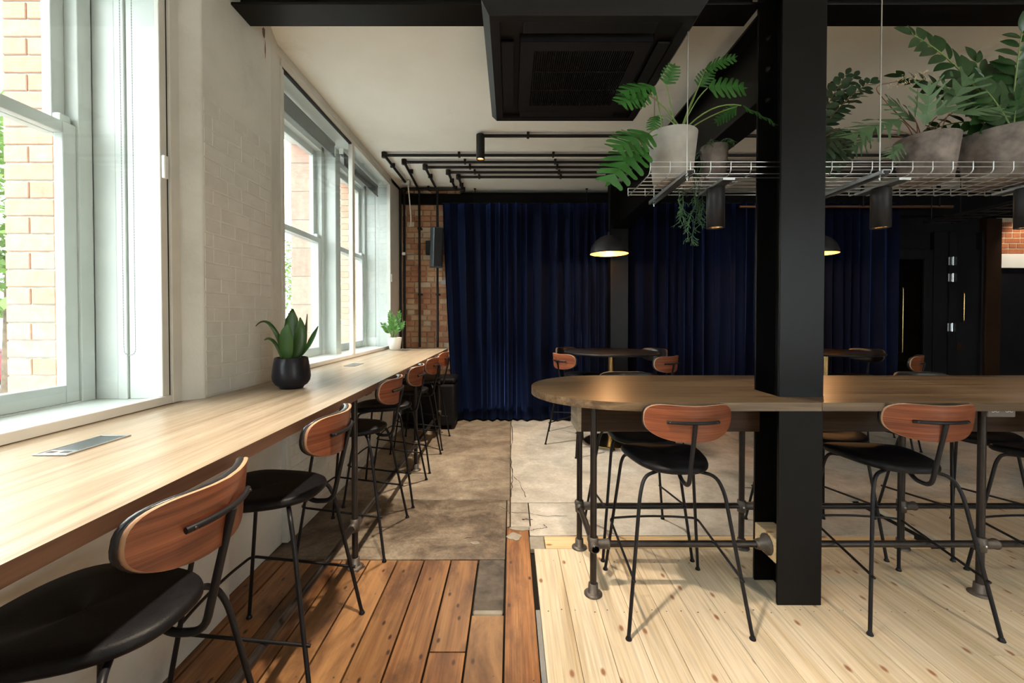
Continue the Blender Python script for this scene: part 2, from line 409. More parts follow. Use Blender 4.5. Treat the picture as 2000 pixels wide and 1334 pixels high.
for i in range(22):
    for yj in (.95, 1.48, 2.01, 2.42):
        for dx in (.032, .11): nail(.14 + .142 * i + dx + random.uniform(-.008, .008), yj + random.uniform(-.012, .012), random.uniform(.0028, .0045))
for a_, b_ in zip(xe + [-.188, -.03], xe[1:] + [-.03, .118]):
    for yj in (1.10, 1.62, 2.15):
        for dx in (.03, (b_ - a_) - .03):
            if not (a_ == -.188 and yj > 2): nail(a_ + dx + random.uniform(-.01, .01), yj + random.uniform(-.02, .02), random.uniform(.003, .005))
o = k.build('nail_heads', 'slate', floor); o['kind'] = 'stuff'
# irregular pale mortar scabs where floors meet
for (x, y, rx, ry) in ((.02, 2.70, .045, .05), (.06, 2.80, .07, .03), (-.22, 2.62, .03, .02)):
    n = 14; poly = []
    for k in range(n):
        a = 2 * math.pi * k / n; q = random.uniform(.75, 1.15); poly.append((x + rx * q * math.cos(a), y + ry * q * math.sin(a)))
    MB().prism(poly, -.003, .003).build('mortar_scab', 'patch', floor)
def crack(pts, wd=.004, m='slate'):
    k = MB(); P = []
    for p, q in zip(pts, pts[1:]):
        for i in range(6):
            t_ = i / 6; P.append((p[0] + (q[0] - p[0]) * t_ + random.uniform(-.006, .006), p[1] + (q[1] - p[1]) * t_ + random.uniform(-.006, .006)))
    P.append(pts[-1]); vs = []
    for i, p in enumerate(P):
        a_ = Vector(P[min(i + 1, len(P) - 1)]) - Vector(P[max(i - 1, 0)]); nn = Vector((-a_.y, a_.x)).normalized() * wd * random.uniform(.3, 1)
        vs += [(p[0] - nn.x, p[1] - nn.y, .0009), (p[0] + nn.x, p[1] + nn.y, .0009)]
    k.add(vs, [(2 * i, 2 * i + 2, 2 * i + 3, 2 * i + 1) for i in range(len(P) - 1)]).build('crack', m, floor)
crack([(0, 3.04), (.10, 3.03), (.26, 2.98), (.40, 2.985)]); crack([(.13, 2.78), (.18, 2.80), (.24, 2.815), (.22, 2.86)]); crack([(-.10, 3.14), (-.04, 3.10), (-.012, 3.02)])
crack([(0, 3.3), (.015, 3.7), (-.005, 4.3), (.02, 5.0), (0, 5.9)], .006); crack([(.12, 3.3), (.07, 3.6), (.02, 3.75)]); crack([(1.9, 3.5), (2.2, 3.42), (2.5, 3.40)], .012)
crack([(.08, 2.93), (.11, 2.935), (.145, 2.925)], .011); crack([(-.30, 2.68), (-.24, 2.69)], .006); crack([(-.45, 3.6), (-.3, 3.66), (-.27, 3.63)], .004)
crack([(-1.0, 3.26), (-.5, 3.262), (-.1, 3.258)], .004)
# ================================================================== ceiling
CZ = 3.16
o = MB().box((-2.2, -3.6, CZ), (8.2, 6.2, CZ + .12)).build('ceiling', 'ceil'); o['kind'] = 'structure'

# ================================================================== left wall
wl = struct('wall_left')
k = MB()
k.box((-2.16, -3.6, -.3), (-1.52, 6.1, .98))                 # below the sills
k.box((-1.52, -3.6, 0), (-1.335, 2.0, .978)); k.box((-1.52, 2.0, 0), (-1.42, 2.62, .978)); k.box((-1.52, 2.62, 0), (-1.385, 5.98, .978))
for ya, yb in ((-3.6, -2.75), (-.35, .2)): k.box((-2.16, ya, .98), (-1.95, yb, 3.4)); k.box((-1.95, ya, .98), (-1.50, yb, 3.10))
k.box((-2.16, -3.6, 3.10), (-1.50, 6.1, 3.16)); k.box((-2.16, -3.6, 3.16), (-1.95, 6.1, 3.6))
k.prism([(-2.14, 1.9), (-1.54, 1.9), (-1.52, 1.935), (-1.45, 2.01), (-1.45, 2.588), (-1.52, 2.81), (-1.54, 2.9), (-2.14, 2.9)], .98, 3.16)
k.box((-2.16, 5.42, .98), (-1.54, 6.1, 3.16)); k.box((-1.54, 5.35, .98), (-1.50, 5.98, 3.16))
k.build('wall_body', 'wall', wl, bevel=.006)
bricks(wl, (-1.45, 2.018, 1.03),   .56, 1.42, 'pbrick', rz=R(90), D=.006, proud=.001, g=.006, jig=.0015, bev=.0022, name='painted_brick')
bricks(wl, (-1.385, 2.66, .03), 2.3, .90, 'pbrick', rz=R(90), D=.006, proud=.0015, g=.006, jig=.0015, bev=.0022, name='painted_brick')
def blot(name, y, z, ry, rz_, m, d=.0012):
    n = 16; poly = [(y + ry * random.uniform(.6, 1.1) * math.cos(2 * math.pi * i / n), z + rz_ * random.uniform(.6, 1.1) * math.sin(2 * math.pi * i / n)) for i in range(n)]
    MB().add([(-1.4498 + d, p, q) for p, q in poly], [tuple(range(n))]).build(name, m, wl)
blot('plaster_hole', 2.515, 3.075, .020, .035, 'slate'); blot('rust_streak', 2.53, 2.98, .006, .06, 'copper', .001)
for y_, z_ in ((2.22, 1.79), (2.33, 1.62), (2.30, 2.05), (2.45, 2.3)): blot('paint_chip', y_, z_, .004, .004, 'slate')
# orange brick reveals outside the openings
def reveal(y, mat, L=.215, H=.0683, english=True):
    MB().box((-2.16, y + .006, .7), (-1.95, y + .09, 3.4)).build('reveal_mortar', 'mortarg', wl)
    z = .70; row = 0
    while z < 3.35:
        spl = [(0, 1.0)] if (row % 2 or not english) else [(0, .49), (.51, 1.0)]
        for u0, u1 in spl:
            p = Vector((-2.162 + .212 * (u0 + u1) / 2, y + .015 - random.random() * .001, z + H / 2)); inst('facing_brick', brick_mesh(.212 * (u1 - u0), .03, H, mat, .003), wl, Matrix.Translation(p))
        z += H + .0075; row += 1
reveal(1.82, 'brickout', .212); reveal(4.19, 'terra', .21, .27, False); reveal(5.40, 'brickout', .212)

# ================================================================== windows
def sash(parent, y0, y1, zs, x_in, x_out):
    """a box sash: fixed lining, upper and lower sash with their panes"""
    z0, zm, z1 = zs
    k = MB(); xo = -1.95; xi = -1.84
    k.box((xo, y0, z0 - .06), (xi, y0 + .05, z1 + .05)); k.box((xo, y1 - .06, z0 - .06), (xi, y1, z1 + .05)); k.box((xo, y0, z1), (xi, y1, z1 + .06)); k.box((xo - .05, y0, z0 - .07), (xi, y1, z0))
    k.build('sash_box', 'whitepaint', parent, bevel=.004)
    for nm, x, a, b in (('lower_sash', -1.87, z0, zm + .025), ('upper_sash', -1.915, zm - .025, z1)):
        k = MB(); st = .055
        k.box((x - .02, y0 + .05, a), (x + .02, y0 + .05 + st, b)); k.box((x - .02, y1 - .06 - st, a), (x + .02, y1 - .06, b))
        k.box((x - .02, y0 + .05 + st, b - (.05 if nm[0] == 'l' else .06)), (x + .02, y1 - .06 - st, b))
        k.box((x - .02, y0 + .05 + st, a), (x + .02, y1 - .06 - st, a + (.075 if nm[0] == 'l' else .05)))
        so = k.build(nm, 'whitepaint', parent, bevel=.004)
        MB().box((x - .003, y0 + .05 + st - .005, a + .04), (x + .003, y1 - .055 - st, b - .04)).build('pane', 'glass', so)
    # meeting-rail horns and catch
    k = MB()
    for yy in (y0 + .06, y1 - .115): k.box((-1.895, yy, zm + .025), (-1.86, yy + .045, zm + .06))
    k.build('sash_horn', 'whitepaint', parent, bevel=.006)

w1 = struct('window_1')
sash(w1, .2, 1.88, (1.045, 2.19, 3.06), 0, 0)
k = MB(); k.box((-1.86, .2, .985), (-1.545, 1.9, 1.04)); k.build('window_sill', 'whitepaint', w1, bevel=.006)
k = MB()                                                     # panelled lining on the far jamb
k.box((-1.845, 1.885, 1.04), (-1.745, 1.90, 3.1)); k.box((-1.742, 1.88, 1.04), (-1.70, 1.90, 3.1)); k.box((-1.697, 1.888, 1.04), (-1.545, 1.90, 3.1))
k.build('jamb_lining', 'whitepaint', w1, bevel=.003)
MB().box((-1.86, .2, 3.085), (-1.545, 1.9, 3.1)).build('head_lining', 'whitepaint', w1)
MB().box((-1.545, 1.883, 1.022), (-1.50, 1.935, 3.1)).build('glazing_frame', 'frame', w1, bevel=.003)
MB().box((-1.545, .2, 1.022), (-1.505, 1.883, 1.058)).build('glazing_rail', 'frame', w1, bevel=.003)
MB().box((-1.545, .2, 3.05), (-1.505, 1.883, 3.1)).build('head_track', 'alu', w1, bevel=.003)
sl = MB().box((-1.532, 1.842, 1.058), (-1.512, 1.878, 3.05)).build('sliding_stile', 'frame', w1, bevel=.003)
MB().box((-1.53, 1.879, 1.058), (-1.512, 1.8825, 3.05)).build('gasket', 'gasket', sl)
MB().box((-1.523, .2, 1.06), (-1.519, 1.842, 3.05)).build('glazing_pane', 'glass', w1)
MB().box((-1.5115, 1.845, 2.005), (-1.495, 1.868, 2.105)).build('catch', 'plastic', w1, bevel=.005)

w3 = struct('window_3')                                        # out of frame, behind the camera
sash(w3, -2.75, -1.55, (1.045, 2.19, 3.06), 0, 0); sash(w3, -1.55, -.35, (1.045, 2.19, 3.06), 0, 0)
MB().box((-1.86, -2.75, .985), (-1.51, -.35, 1.04)).build('window_sill', 'whitepaint', w3)
w2 = struct('window_2')
sash(w2, 2.9, 4.21, (1.045, 2.15, 3.02), 0, 0); sash(w2, 4.33, 5.42, (1.045, 2.15, 3.02), 0, 0)
MB().box((-1.96, 4.21, .98), (-1.73, 4.33, 3.1)).build('mullion_box', 'whitepaint', w2, bevel=.005)
MB().box((-1.86, 2.9, .985), (-1.545, 5.42, 1.04)).build('window_sill', 'whitepaint', w2, bevel=.006)
k = MB(); k.box((-1.845, 5.40, 1.04), (-1.72, 5.42, 3.1)); k.box((-1.715, 5.395, 1.04), (-1.545, 5.42, 3.1)); k.build('jamb_lining', 'whitepaint', w2, bevel=.003)
MB().box((-1.86, 2.9, 3.08), (-1.545, 5.42, 3.1)).build('head_lining', 'whitepaint', w2)
MB().box((-1.545, 2.815, 1.022), (-1.505, 5.35, 1.055)).build('glazing_rail', 'frame', w2, bevel=.003)
k = MB(); k.box((-1.545, 2.815, 3.06), (-1.505, 5.35, 3.10)).build('glazing_head', 'frame', w2, bevel=.003)
k = MB(); k.box((-1.534, 2.83, 3.045), (-1.51, 4.06, 3.058)).build('head_track', 'gasket', w2)
MB().box((-1.54, 4.045, 1.055), (-1.50, 4.085, 3.06)).build('glazing_mullion', 'frame', w2, bevel=.003)
MB().box((-1.535, 4.088, 1.055), (-1.51, 4.125, 3.06)).build('sliding_stile', 'frame', w2, bevel=.003)
MB().box((-1.545, 5.30, 1.055), (-1.50, 5.35, 3.06)).build('glazing_jamb', 'frame', w2, bevel=.003)
MB().box((-1.545, 2.815, 1.055), (-1.51, 2.85, 3.06)).build('glazing_jamb', 'frame', w2, bevel=.003)
MB().box((-1.523, 2.85, 1.055), (-1.519, 4.045, 3.06)).build('glazing_pane', 'glass', w2)
MB().box((-1.523, 4.125, 1.055), (-1.519, 5.30, 3.06)).build('glazing_pane', 'glass', w2)
MB().box((-1.50, 5.31, 1.85), (-1.485, 5.335, 1.95)).build('catch', 'plastic', w2, bevel=.004)

def blind(label, y0, y1, zr, drop, chain_y=None, chain_z=1.25, x=-1.68):
    t = thing('roller_blind', label, 'blind', (x, (y0 + y1) / 2, zr))
    MB().tube([(x, y0, zr), (x, y1, zr)], .024, 14).build('roller', 'blind', t)
    MB().box((x + .018, y0 + .01, zr - drop), (x + .021, y1 - .01, zr)).build('fabric', 'blind', t)
    MB().tube([(x + .02, y0 + .01, zr - drop), (x + .02, y1 - .01, zr - drop)], .008, 8).build('hem_bar', 'blind', t)
    for yy in (y0 - .012, y1 + .002): MB().box((x - .02, yy, zr - .012), (x + .02, yy + .008, 3.079)).build('bracket', 'plastic', t)
    if chain_y:
        k = MB(); zz = zr - .02; pts = []
        a, b = chain_y
        n = 150; path = [(a[0], a[1], zz - (zz - chain_z) * i / n) for i in range(n)]
        r = (Vector(b) - Vector(a)).length / 2; m = [(a[0] + b[0]) / 2, (a[1] + b[1]) / 2]
        for i in range(1, 8):
            an = math.pi * i / 8; q = (1 - math.cos(an)) / 2
            path.append((a[0] + (b[0] - a[0]) * q, a[1] + (b[1] - a[1]) * q, chain_z - r * math.sin(an)))
        path += [(b[0], b[1], chain_z + (zz - chain_z) * i / n) for i in range(n)]
        k.tube(path, .0011, 4, cap=False)
        for p in path: k.lathe(p, [(0, -.0022), (.0022, -.001), (.0022, .001), (0, .0022)], 5)
        k.build('bead_chain', 'alu', t)
    return t
blind('grey roller blind with a hanging bead chain at the nearest window', .28, 1.78, 3.03, .06, ((-1.655, 1.815), (-1.605, 1.815)), 1.265)
blind('grey roller blind before the middle sash, left of the glazing mullion', 2.93, 4.03, 3.035, .12)
blind('grey roller blind before the farthest sash by the corner', 4.24, 5.32, 3.035, .12)

# ================================================================== back wall, right wall, wall behind the camera
wb = struct('wall_back')
MB().box((-2.16, 6.0, -.03), (8.0, 6.12, 3.16)).build('wall_body', 'blackwall', wb)
MB().box((-1.5, 5.905, 0), (-.70, 6.0, 3.16)).build('mortar_bed', 'mortar', wb)
bricks(wb, (-1.498, 5.885, .0), .78, 3.16, 'brick', D=.03, L=.215, H=.066, g=.010, name='brick', jig=.005)
MB().box((-.98, 5.880, 1.86), (-.80, 5.90, 1.925)).build('slate_brick', 'greybox', wb, bevel=.004)
o = MB().box((8.0, -3.6, -.03), (8.2, 6.12, 3.16)).build('wall_right', 'blackwall'); o['kind'] = 'structure'
wf = struct('wall_front')
k = MB(); k.box((-2.16, -3.8, -.03), (8.2, -3.6, .8)); k.box((-2.16, -3.8, 2.85), (8.2, -3.6, 3.16))
for x, x1 in ((-2.16, 3.4), (6.1, 8.2)): k.box((x, -3.8, .8), (x1, -3.6, 2.85))
k.build('wall_body', 'wall', wf)
for x, x1 in ((3.4, 6.1),):  # unseen window, added to brighten the ceiling and plants on the right
    k = MB(); k.box((x, -3.75, .8), (x + .05, -3.68, 2.85)); k.box((x1 - .05, -3.75, .8), (x1, -3.68, 2.85)); k.box((x + .05, -3.75, .8), (x1 - .05, -3.68, .85)); k.box((x + .05, -3.75, 2.8), (x1 - .05, -3.68, 2.85))
    fr = k.build('unseen_window_frame', 'blackmetal', wf); MB().box((x + .05, -3.72, .85), (x1 - .05, -3.712, 2.8)).build('pane', 'glass', fr)

# dark joinery to the right of the curtain
d1 = struct('door_1')
k = MB(); k.box((5.25, 5.93, 0), (5.38, 6.0, 2.35)); k.box((5.76, 5.93, 0), (5.88, 6.0, 2.35)); k.box((5.38, 5.93, 2.22), (5.76, 6.0, 2.35)); k.box((5.38, 5.94, 0), (5.76, 6.0, .25))
k.build('door_frame', 'blackwall', d1, bevel=.004)
MB().box((5.38, 5.985, .25), (5.76, 5.999, 2.22)).build('backing', 'blackwall', d1)
bricks(d1, (5.40, 5.975, .27), .34, 1.9, 'brickred', D=.012, name='glimpsed_brick', jig=.004)
MB().box((5.38, 5.955, .25), (5.76, 5.96, 2.22)).build('pane', 'glassd', d1)
MB().tube([(5.44, 5.955, .92), (5.44, 5.90, .92), (5.44, 5.90, 1.82), (5.44, 5.955, 1.82)], .008, 10, .02).build('pull_handle', 'brass', d1)
d2 = struct('door_2')
k = MB(); k.box((5.90, 5.94, 0), (6.10, 6.0, 2.6)); k.box((6.20, 5.95, 0), (6.55, 6.0, 2.35)); k.build('door_leaf', 'blackwall', d2, bevel=.004)
k = MB(); k.box((6.10, 5.92, 0), (6.20, 6.0, 2.6)); k.box((6.55, 5.92, 0), (6.58, 6.0, 2.6)); k.build('door_frame', 'blackwall', d2, bevel=.004)
for z in (2.19, 1.96, 1.27):
    h = MB().box((6.075, 5.905, z - .055), (6.185, 5.919, z + .055)).build('hinge', 'galv', d2, bevel=.002)
    MB().tube([(6.13, 5.90, z - .06), (6.13, 5.90, z + .06)], .008, 8).build('hinge_pin', 'galv', h)
MB().tube([(6.30, 5.95, 1.35), (6.30, 5.91, 1.35), (6.30, 5.91, 1.75), (6.30, 5.95, 1.75)], .007, 8, .02).build('pull_handle', 'brass', d2)
MB().box((6.24, 5.944, .95), (6.33, 5.95, 1.05)).build('kick_plate', 'brownwall', d2)
o = MB().box((6.59, 5.9, 0), (6.80, 6.0, 2.78)).build('trim_1', 'brownwall', bevel=.004); o['kind'] = 'structure'
bricks(wb, (6.80, 5.965, 2.30), 1.0, .48, 'brickred', D=.03, name='brick')
MB().box((6.80, 5.97, 2.3), (7.8, 5.995, 2.8)).build('mortar_bed', 'mortar', wb)
MB().box((6.80, 5.95, 2.10), (7.8, 6.0, 2.295)).build('lintel', 'ceil', wb, bevel=.004)
o = MB().box((-1.49, 5.815, 2.955), (5.25, 5.875, 3.09)).build('trim_2', 'fascia', bevel=.003); o['kind'] = 'structure'
o = MB().box((5.25, 5.815, 2.80), (8.0, 5.875, 3.155)).build('trim_3', 'fascia', bevel=.003); o['kind'] = 'structure'
for i, x in enumerate((-.49, 1.03, 2.6, 4.1)):
    t = thing('hanger_rod', 'thin black rod hanging the curtain fascia from the ceiling, ' + ('above the left curtain edge', 'near the pendant cord', 'behind the steel column', 'far right behind the plants')[i], 'rod', (x, 5.80, CZ))
    MB().tube([(x, 5.805, 2.97), (x, 5.805, CZ - .001)], .005, 6).build('rod', 'conduit', t)
    MB().box((x - .015, 5.79, CZ - .012), (x + .015, 5.82, CZ - .001)).build('ceiling_plate', 'conduit', t)

# ================================================================== curtains
def curtain(label, x0, x1, y, flare=0., seed=1):
    random.seed(seed)
    t = thing('curtain', label, 'curtain', ((x0 + x1) / 2, y, 0), 0, 'navy velvet curtains on the back wall')
    W = x1 - x0; n = int(W / .0105); nz = 14; z0, z1 = .025, 2.945
    ph = []; p = 0
    for i in range(n + 1):
        p += (2 * math.pi / .150) * (W / n) * (1 + .35 * math.sin(i * .06 + seed) + random.uniform(-.1, .1)); ph.append(p)
    vs = []
    for j in range(nz + 1):
        zt = j / nz; z = z1 + (z0 - z1) * zt
        for i in range(n + 1):
            u = i / n; a = .042 + .014 * zt + .012 * math.sin(u * 37 + seed)
            yy = y + a * math.sin(ph[i] + .25 * math.sin(zt * 2.2 + u * 9)) + .012 * math.sin(ph[i] * .43 + zt * 2)
            xx = x0 + W * u + .022 * math.sin(2 * ph[i]) * .5 + flare * (1 - u) ** 6 * zt ** 1.3
            vs.append((xx, yy, z + .004 * math.sin(ph[i] * .5)))
    fs = [(j * (n + 1) + i, (j + 1) * (n + 1) + i, (j + 1) * (n + 1) + i + 1, j * (n + 1) + i + 1) for j in range(nz) for i in range(n)]
    o = MB().add(vs, fs, 0, True).build('drape', 'velvet', t)
    so = o.modifiers.new('thickness', 'SOLIDIFY'); so.thickness = .004
    MB().box((x0, y - .012, 2.9455), (x1, y + .012, 2.953)).build('curtain_track', 'blackmetal', t)
    random.seed(seed + 50)
curtain('navy velvet curtain hanging beside the brick strip and speaker', -.93, 1.38, 5.755, .13, 3)
curtain('navy velvet curtain hanging behind the steel column and round tables', 1.40, 5.20, 5.755, 0, 9)

# ================================================================== steelwork
def ibeam(k, a, b, wf_, d, tf=.014, tw=.010):
    """I section between a and b (horizontal), z of a is the underside"""
    ax = 0 if abs(b[0] - a[0]) > abs(b[1] - a[1]) else 1
    def bx(u0, u1, z0, z1):
        lo = [0, 0, z0]; hi = [0, 0, z1]; lo[ax] = a[ax]; hi[ax] = b[ax]; o_ = 1 - ax; lo[o_] = a[o_] + u0; hi[o_] = a[o_] + u1
        k.box(lo, hi)
    z = a[2]
    bx(-wf_ / 2, wf_ / 2, z, z + tf); bx(-tw / 2, tw / 2, z + tf, z + d - tf); bx(-wf_ / 2, wf_ / 2, z + d - tf, z + d)
col_ = thing('steel_column', 'black steel H-section column rising through the long table', 'column', (1.404, 2.155, 0))
k = MB(); cx = 1.404
k.box((cx - .107, 2.05, .0), (cx + .107, 2.063, CZ)); k.box((cx - .107, 2.249, .0), (cx + .107, 2.262, CZ)); k.box((cx - .005, 2.063, .0), (cx + .005, 2.249, CZ))
k.build('h_section', 'steel', col_, bevel=.002)
for x in (-.055, .055):
    for z in (2.86, 2.70, 2.54):
        MB().lathe((cx + x, 2.249, z), [(.017, 0), (.017, -.012), (.008, -.012), (.008, -.022), (0, -.022)], 6, axis='y').build('bolt', 'steel', col_)
fb = thing('fixing_block', 'pale timber block with a cast flange wedged in the column web', 'block', (1.35, 2.15, .25))
MB().box((1.298, 2.066, .195), (1.397, 2.246, .315)).build('timber_block', 'pinex', fb, bevel=.003)
MB().lathe((1.298, 2.136, .255), [(.052, 0), (.052, -.008), (.034, -.012), (.026, -.05), (.020, -.05)], 20, axis='x').build('wall_flange', 'fitting', fb)
MB().lathe((1.25, 2.136, .255), [(.024, 0), (.024, -.012), (.019, -.014)], 18, axis='x').build('flange_collar', 'fitting', fb)
MB().prism([(1.20, 2.264), (1.296, 2.055), (1.296, 2.247), (1.296, 2.264)], .0005, .006).build('grout_wedge', 'patch', floor)
t = thing('cross_beam', 'black I-beam below the ceiling running from the painted pillar to the column', 'beam', (-.1, 2.303, 3.02))
k = MB(); ibeam(k, (-1.449, 2.303, 3.02), (1.294, 2.303, 3.02), .166, .138); k.build('i_section', 'steel', t, bevel=.002)
t = thing('cross_beam', 'black I-beam below the ceiling right of the column, above the leafy plants', 'beam', (4, 2.303, 3.02))
k = MB(); ibeam(k, (1.514, 2.303, 3.02), (7.99, 2.303, 3.02), .166, .138); k.build('i_section', 'steel', t, bevel=.002)
t = thing('long_beam', 'deep black I-beam running back from the column to the curtain', 'beam', (cx, 3.9, 2.55))
k = MB(); ibeam(k, (cx, 2.264, 2.55), (cx, 5.50, 2.55), .182, .465, .016, .010); k.build('i_section', 'steel', t, bevel=.002)
t = thing('steel_column', 'dark steel column in front of the curtain behind the first round table', 'column', (cx, 5.6, 0))
MB().box((cx - .115, 5.51, 0), (cx + .115, 5.69, CZ)).build('box_section', 'steel', t, bevel=.004)

# ================================================================== window counter
TZ = 1.02
ct = thing('window_counter', 'long oak window counter on dark pipe posts along the left wall', 'counter', (-1.15, 3.0, 0))
poly = [(-.785, -.9), (-.785, 5.27), (-1.518, 5.27), (-1.518, 2.815), (-1.447, 2.59), (-1.447, 2.008), (-1.518, 1.932), (-1.518, -.9)]
MB().prism(poly, TZ - .038, TZ, 0, 1).build('worktop', ['counter', 'edgew'], ct, bevel=.0015)
def post(parent, x, y, z1, rails=(), r=.0168):
    o = MB().tube([(x, y, .012), (x, y, z1)], r, 14).build('post', 'pipe', parent)
    MB().lathe((x, y, 0), [(.046, .0005), (.046, .006), (.032, .012), (.026, .014), (.024, .055), (.0175, .057)], 22).build('base_flange', 'fitting', o)
    for z in rails:
        MB().lathe((x, y, z), [(.018, -.036), (.0245, -.034), (.0265, 0), (.0245, .034), (.018, .036)], 18).build('clamp', 'fitting', o)
        MB().lathe((x + .0, y - .0265, z), [(.006, 0), (.006, -.004), (0, -.004)], 8, axis='y').build('grub_screw', 'galv', o)
    return o
for y in (2.367, 3.89, 5.16):
    o = post(ct, -.875, y, TZ - .046, (.24,))
    MB().box((-.905, y - .045, TZ - .046), (-.79, y + .045, TZ - .0385)).build('top_plate', 'pipe', o)
rl = MB().tube([(-.875, .3, .24), (-.875, 5.2, .24)], .0165, 14).build('foot_rail', 'pipe', ct)
for y in (2.367, 3.89, 5.16):
    MB().lathe((-.875, y, .24), [(.017, -.055), (.0235, -.053), (.0235, .053), (.017, .055)], 16, axis='y').build('rail_collar', 'fitting', rl)

def power_unit(label, x, y, L=.2, W=.095, open_=False):
    t = thing('power_unit', label, 'socket', (x, y, TZ))
    k = MB(); z = TZ + .0005; h = .004
    k.box((x - W / 2, y - L / 2, z), (x + W / 2, y - L / 2 + .008, z + h)); k.box((x - W / 2, y + L / 2 - .008, z), (x + W / 2, y + L / 2, z + h))
    k.box((x - W / 2, y - L / 2 + .008, z), (x - W / 2 + .007, y + L / 2 - .008, z + h)); k.box((x + W / 2 - .007, y - L / 2 + .008, z), (x + W / 2, y + L / 2 - .008, z + h))
    k.build('bezel', 'alu', t, bevel=.001)
    MB().box((x - W / 2 + .007, y - L / 2 + .008, z), (x + W / 2 - .007, y + L / 2 - .008, z + .001)).build('well', 'socket', t)
    a = -L / 2 + (.045 if open_ else .012)
    MB().box((x - W / 2 + .009, y + a, z + .0012), (x + W / 2 - .009, y + L / 2 - (.022 if open_ else .012), z + .0035)).build('sliding_lid', 'unit', t, bevel=.0008)
    if open_:
        p = MB().box((x - W / 2 + .009, y - L / 2 + .01, z + .0012), (x + W / 2 - .009, y + a - .002, z + .003)).build('socket_plate', 'galv', t, bevel=.001)
        for dx in (-.02, .02): MB().box((x + dx - .011, y - L / 2 + .018, z + .003), (x + dx + .011, y - L / 2 + .032, z + .0036)).build('usb_slot', 'socket', p)
power_unit('open grey flip-lid power unit set into the counter near the camera', -1.27, 1.263, open_=True)
power_unit('closed grey power unit set into the counter beyond the black plant pot', -1.27, 3.43, .19)
power_unit('closed dark power unit set into the counter by the white plant pot', -1.235, 4.93, .19)

# ================================================================== bar stool
def ring_solid(k, rings, mi=0, close=True, smooth=True):
    n = len(rings[0]); vs = [v for r in rings for v in r]; fs = []
    for j in range(len(rings) - 1):
        for i in range(n):
            a = j * n + i; b = j * n + (i + 1) % n; fs.append((a, b, b + n, a + n))
    k.add(vs, fs, mi, smooth)
def sup(t, a, b, n):
    c, s_ = math.cos(t), math.sin(t)
    return a * math.copysign(abs(c) ** (2 / n), c), b * math.copysign(abs(s_) ** (2 / n), s_)

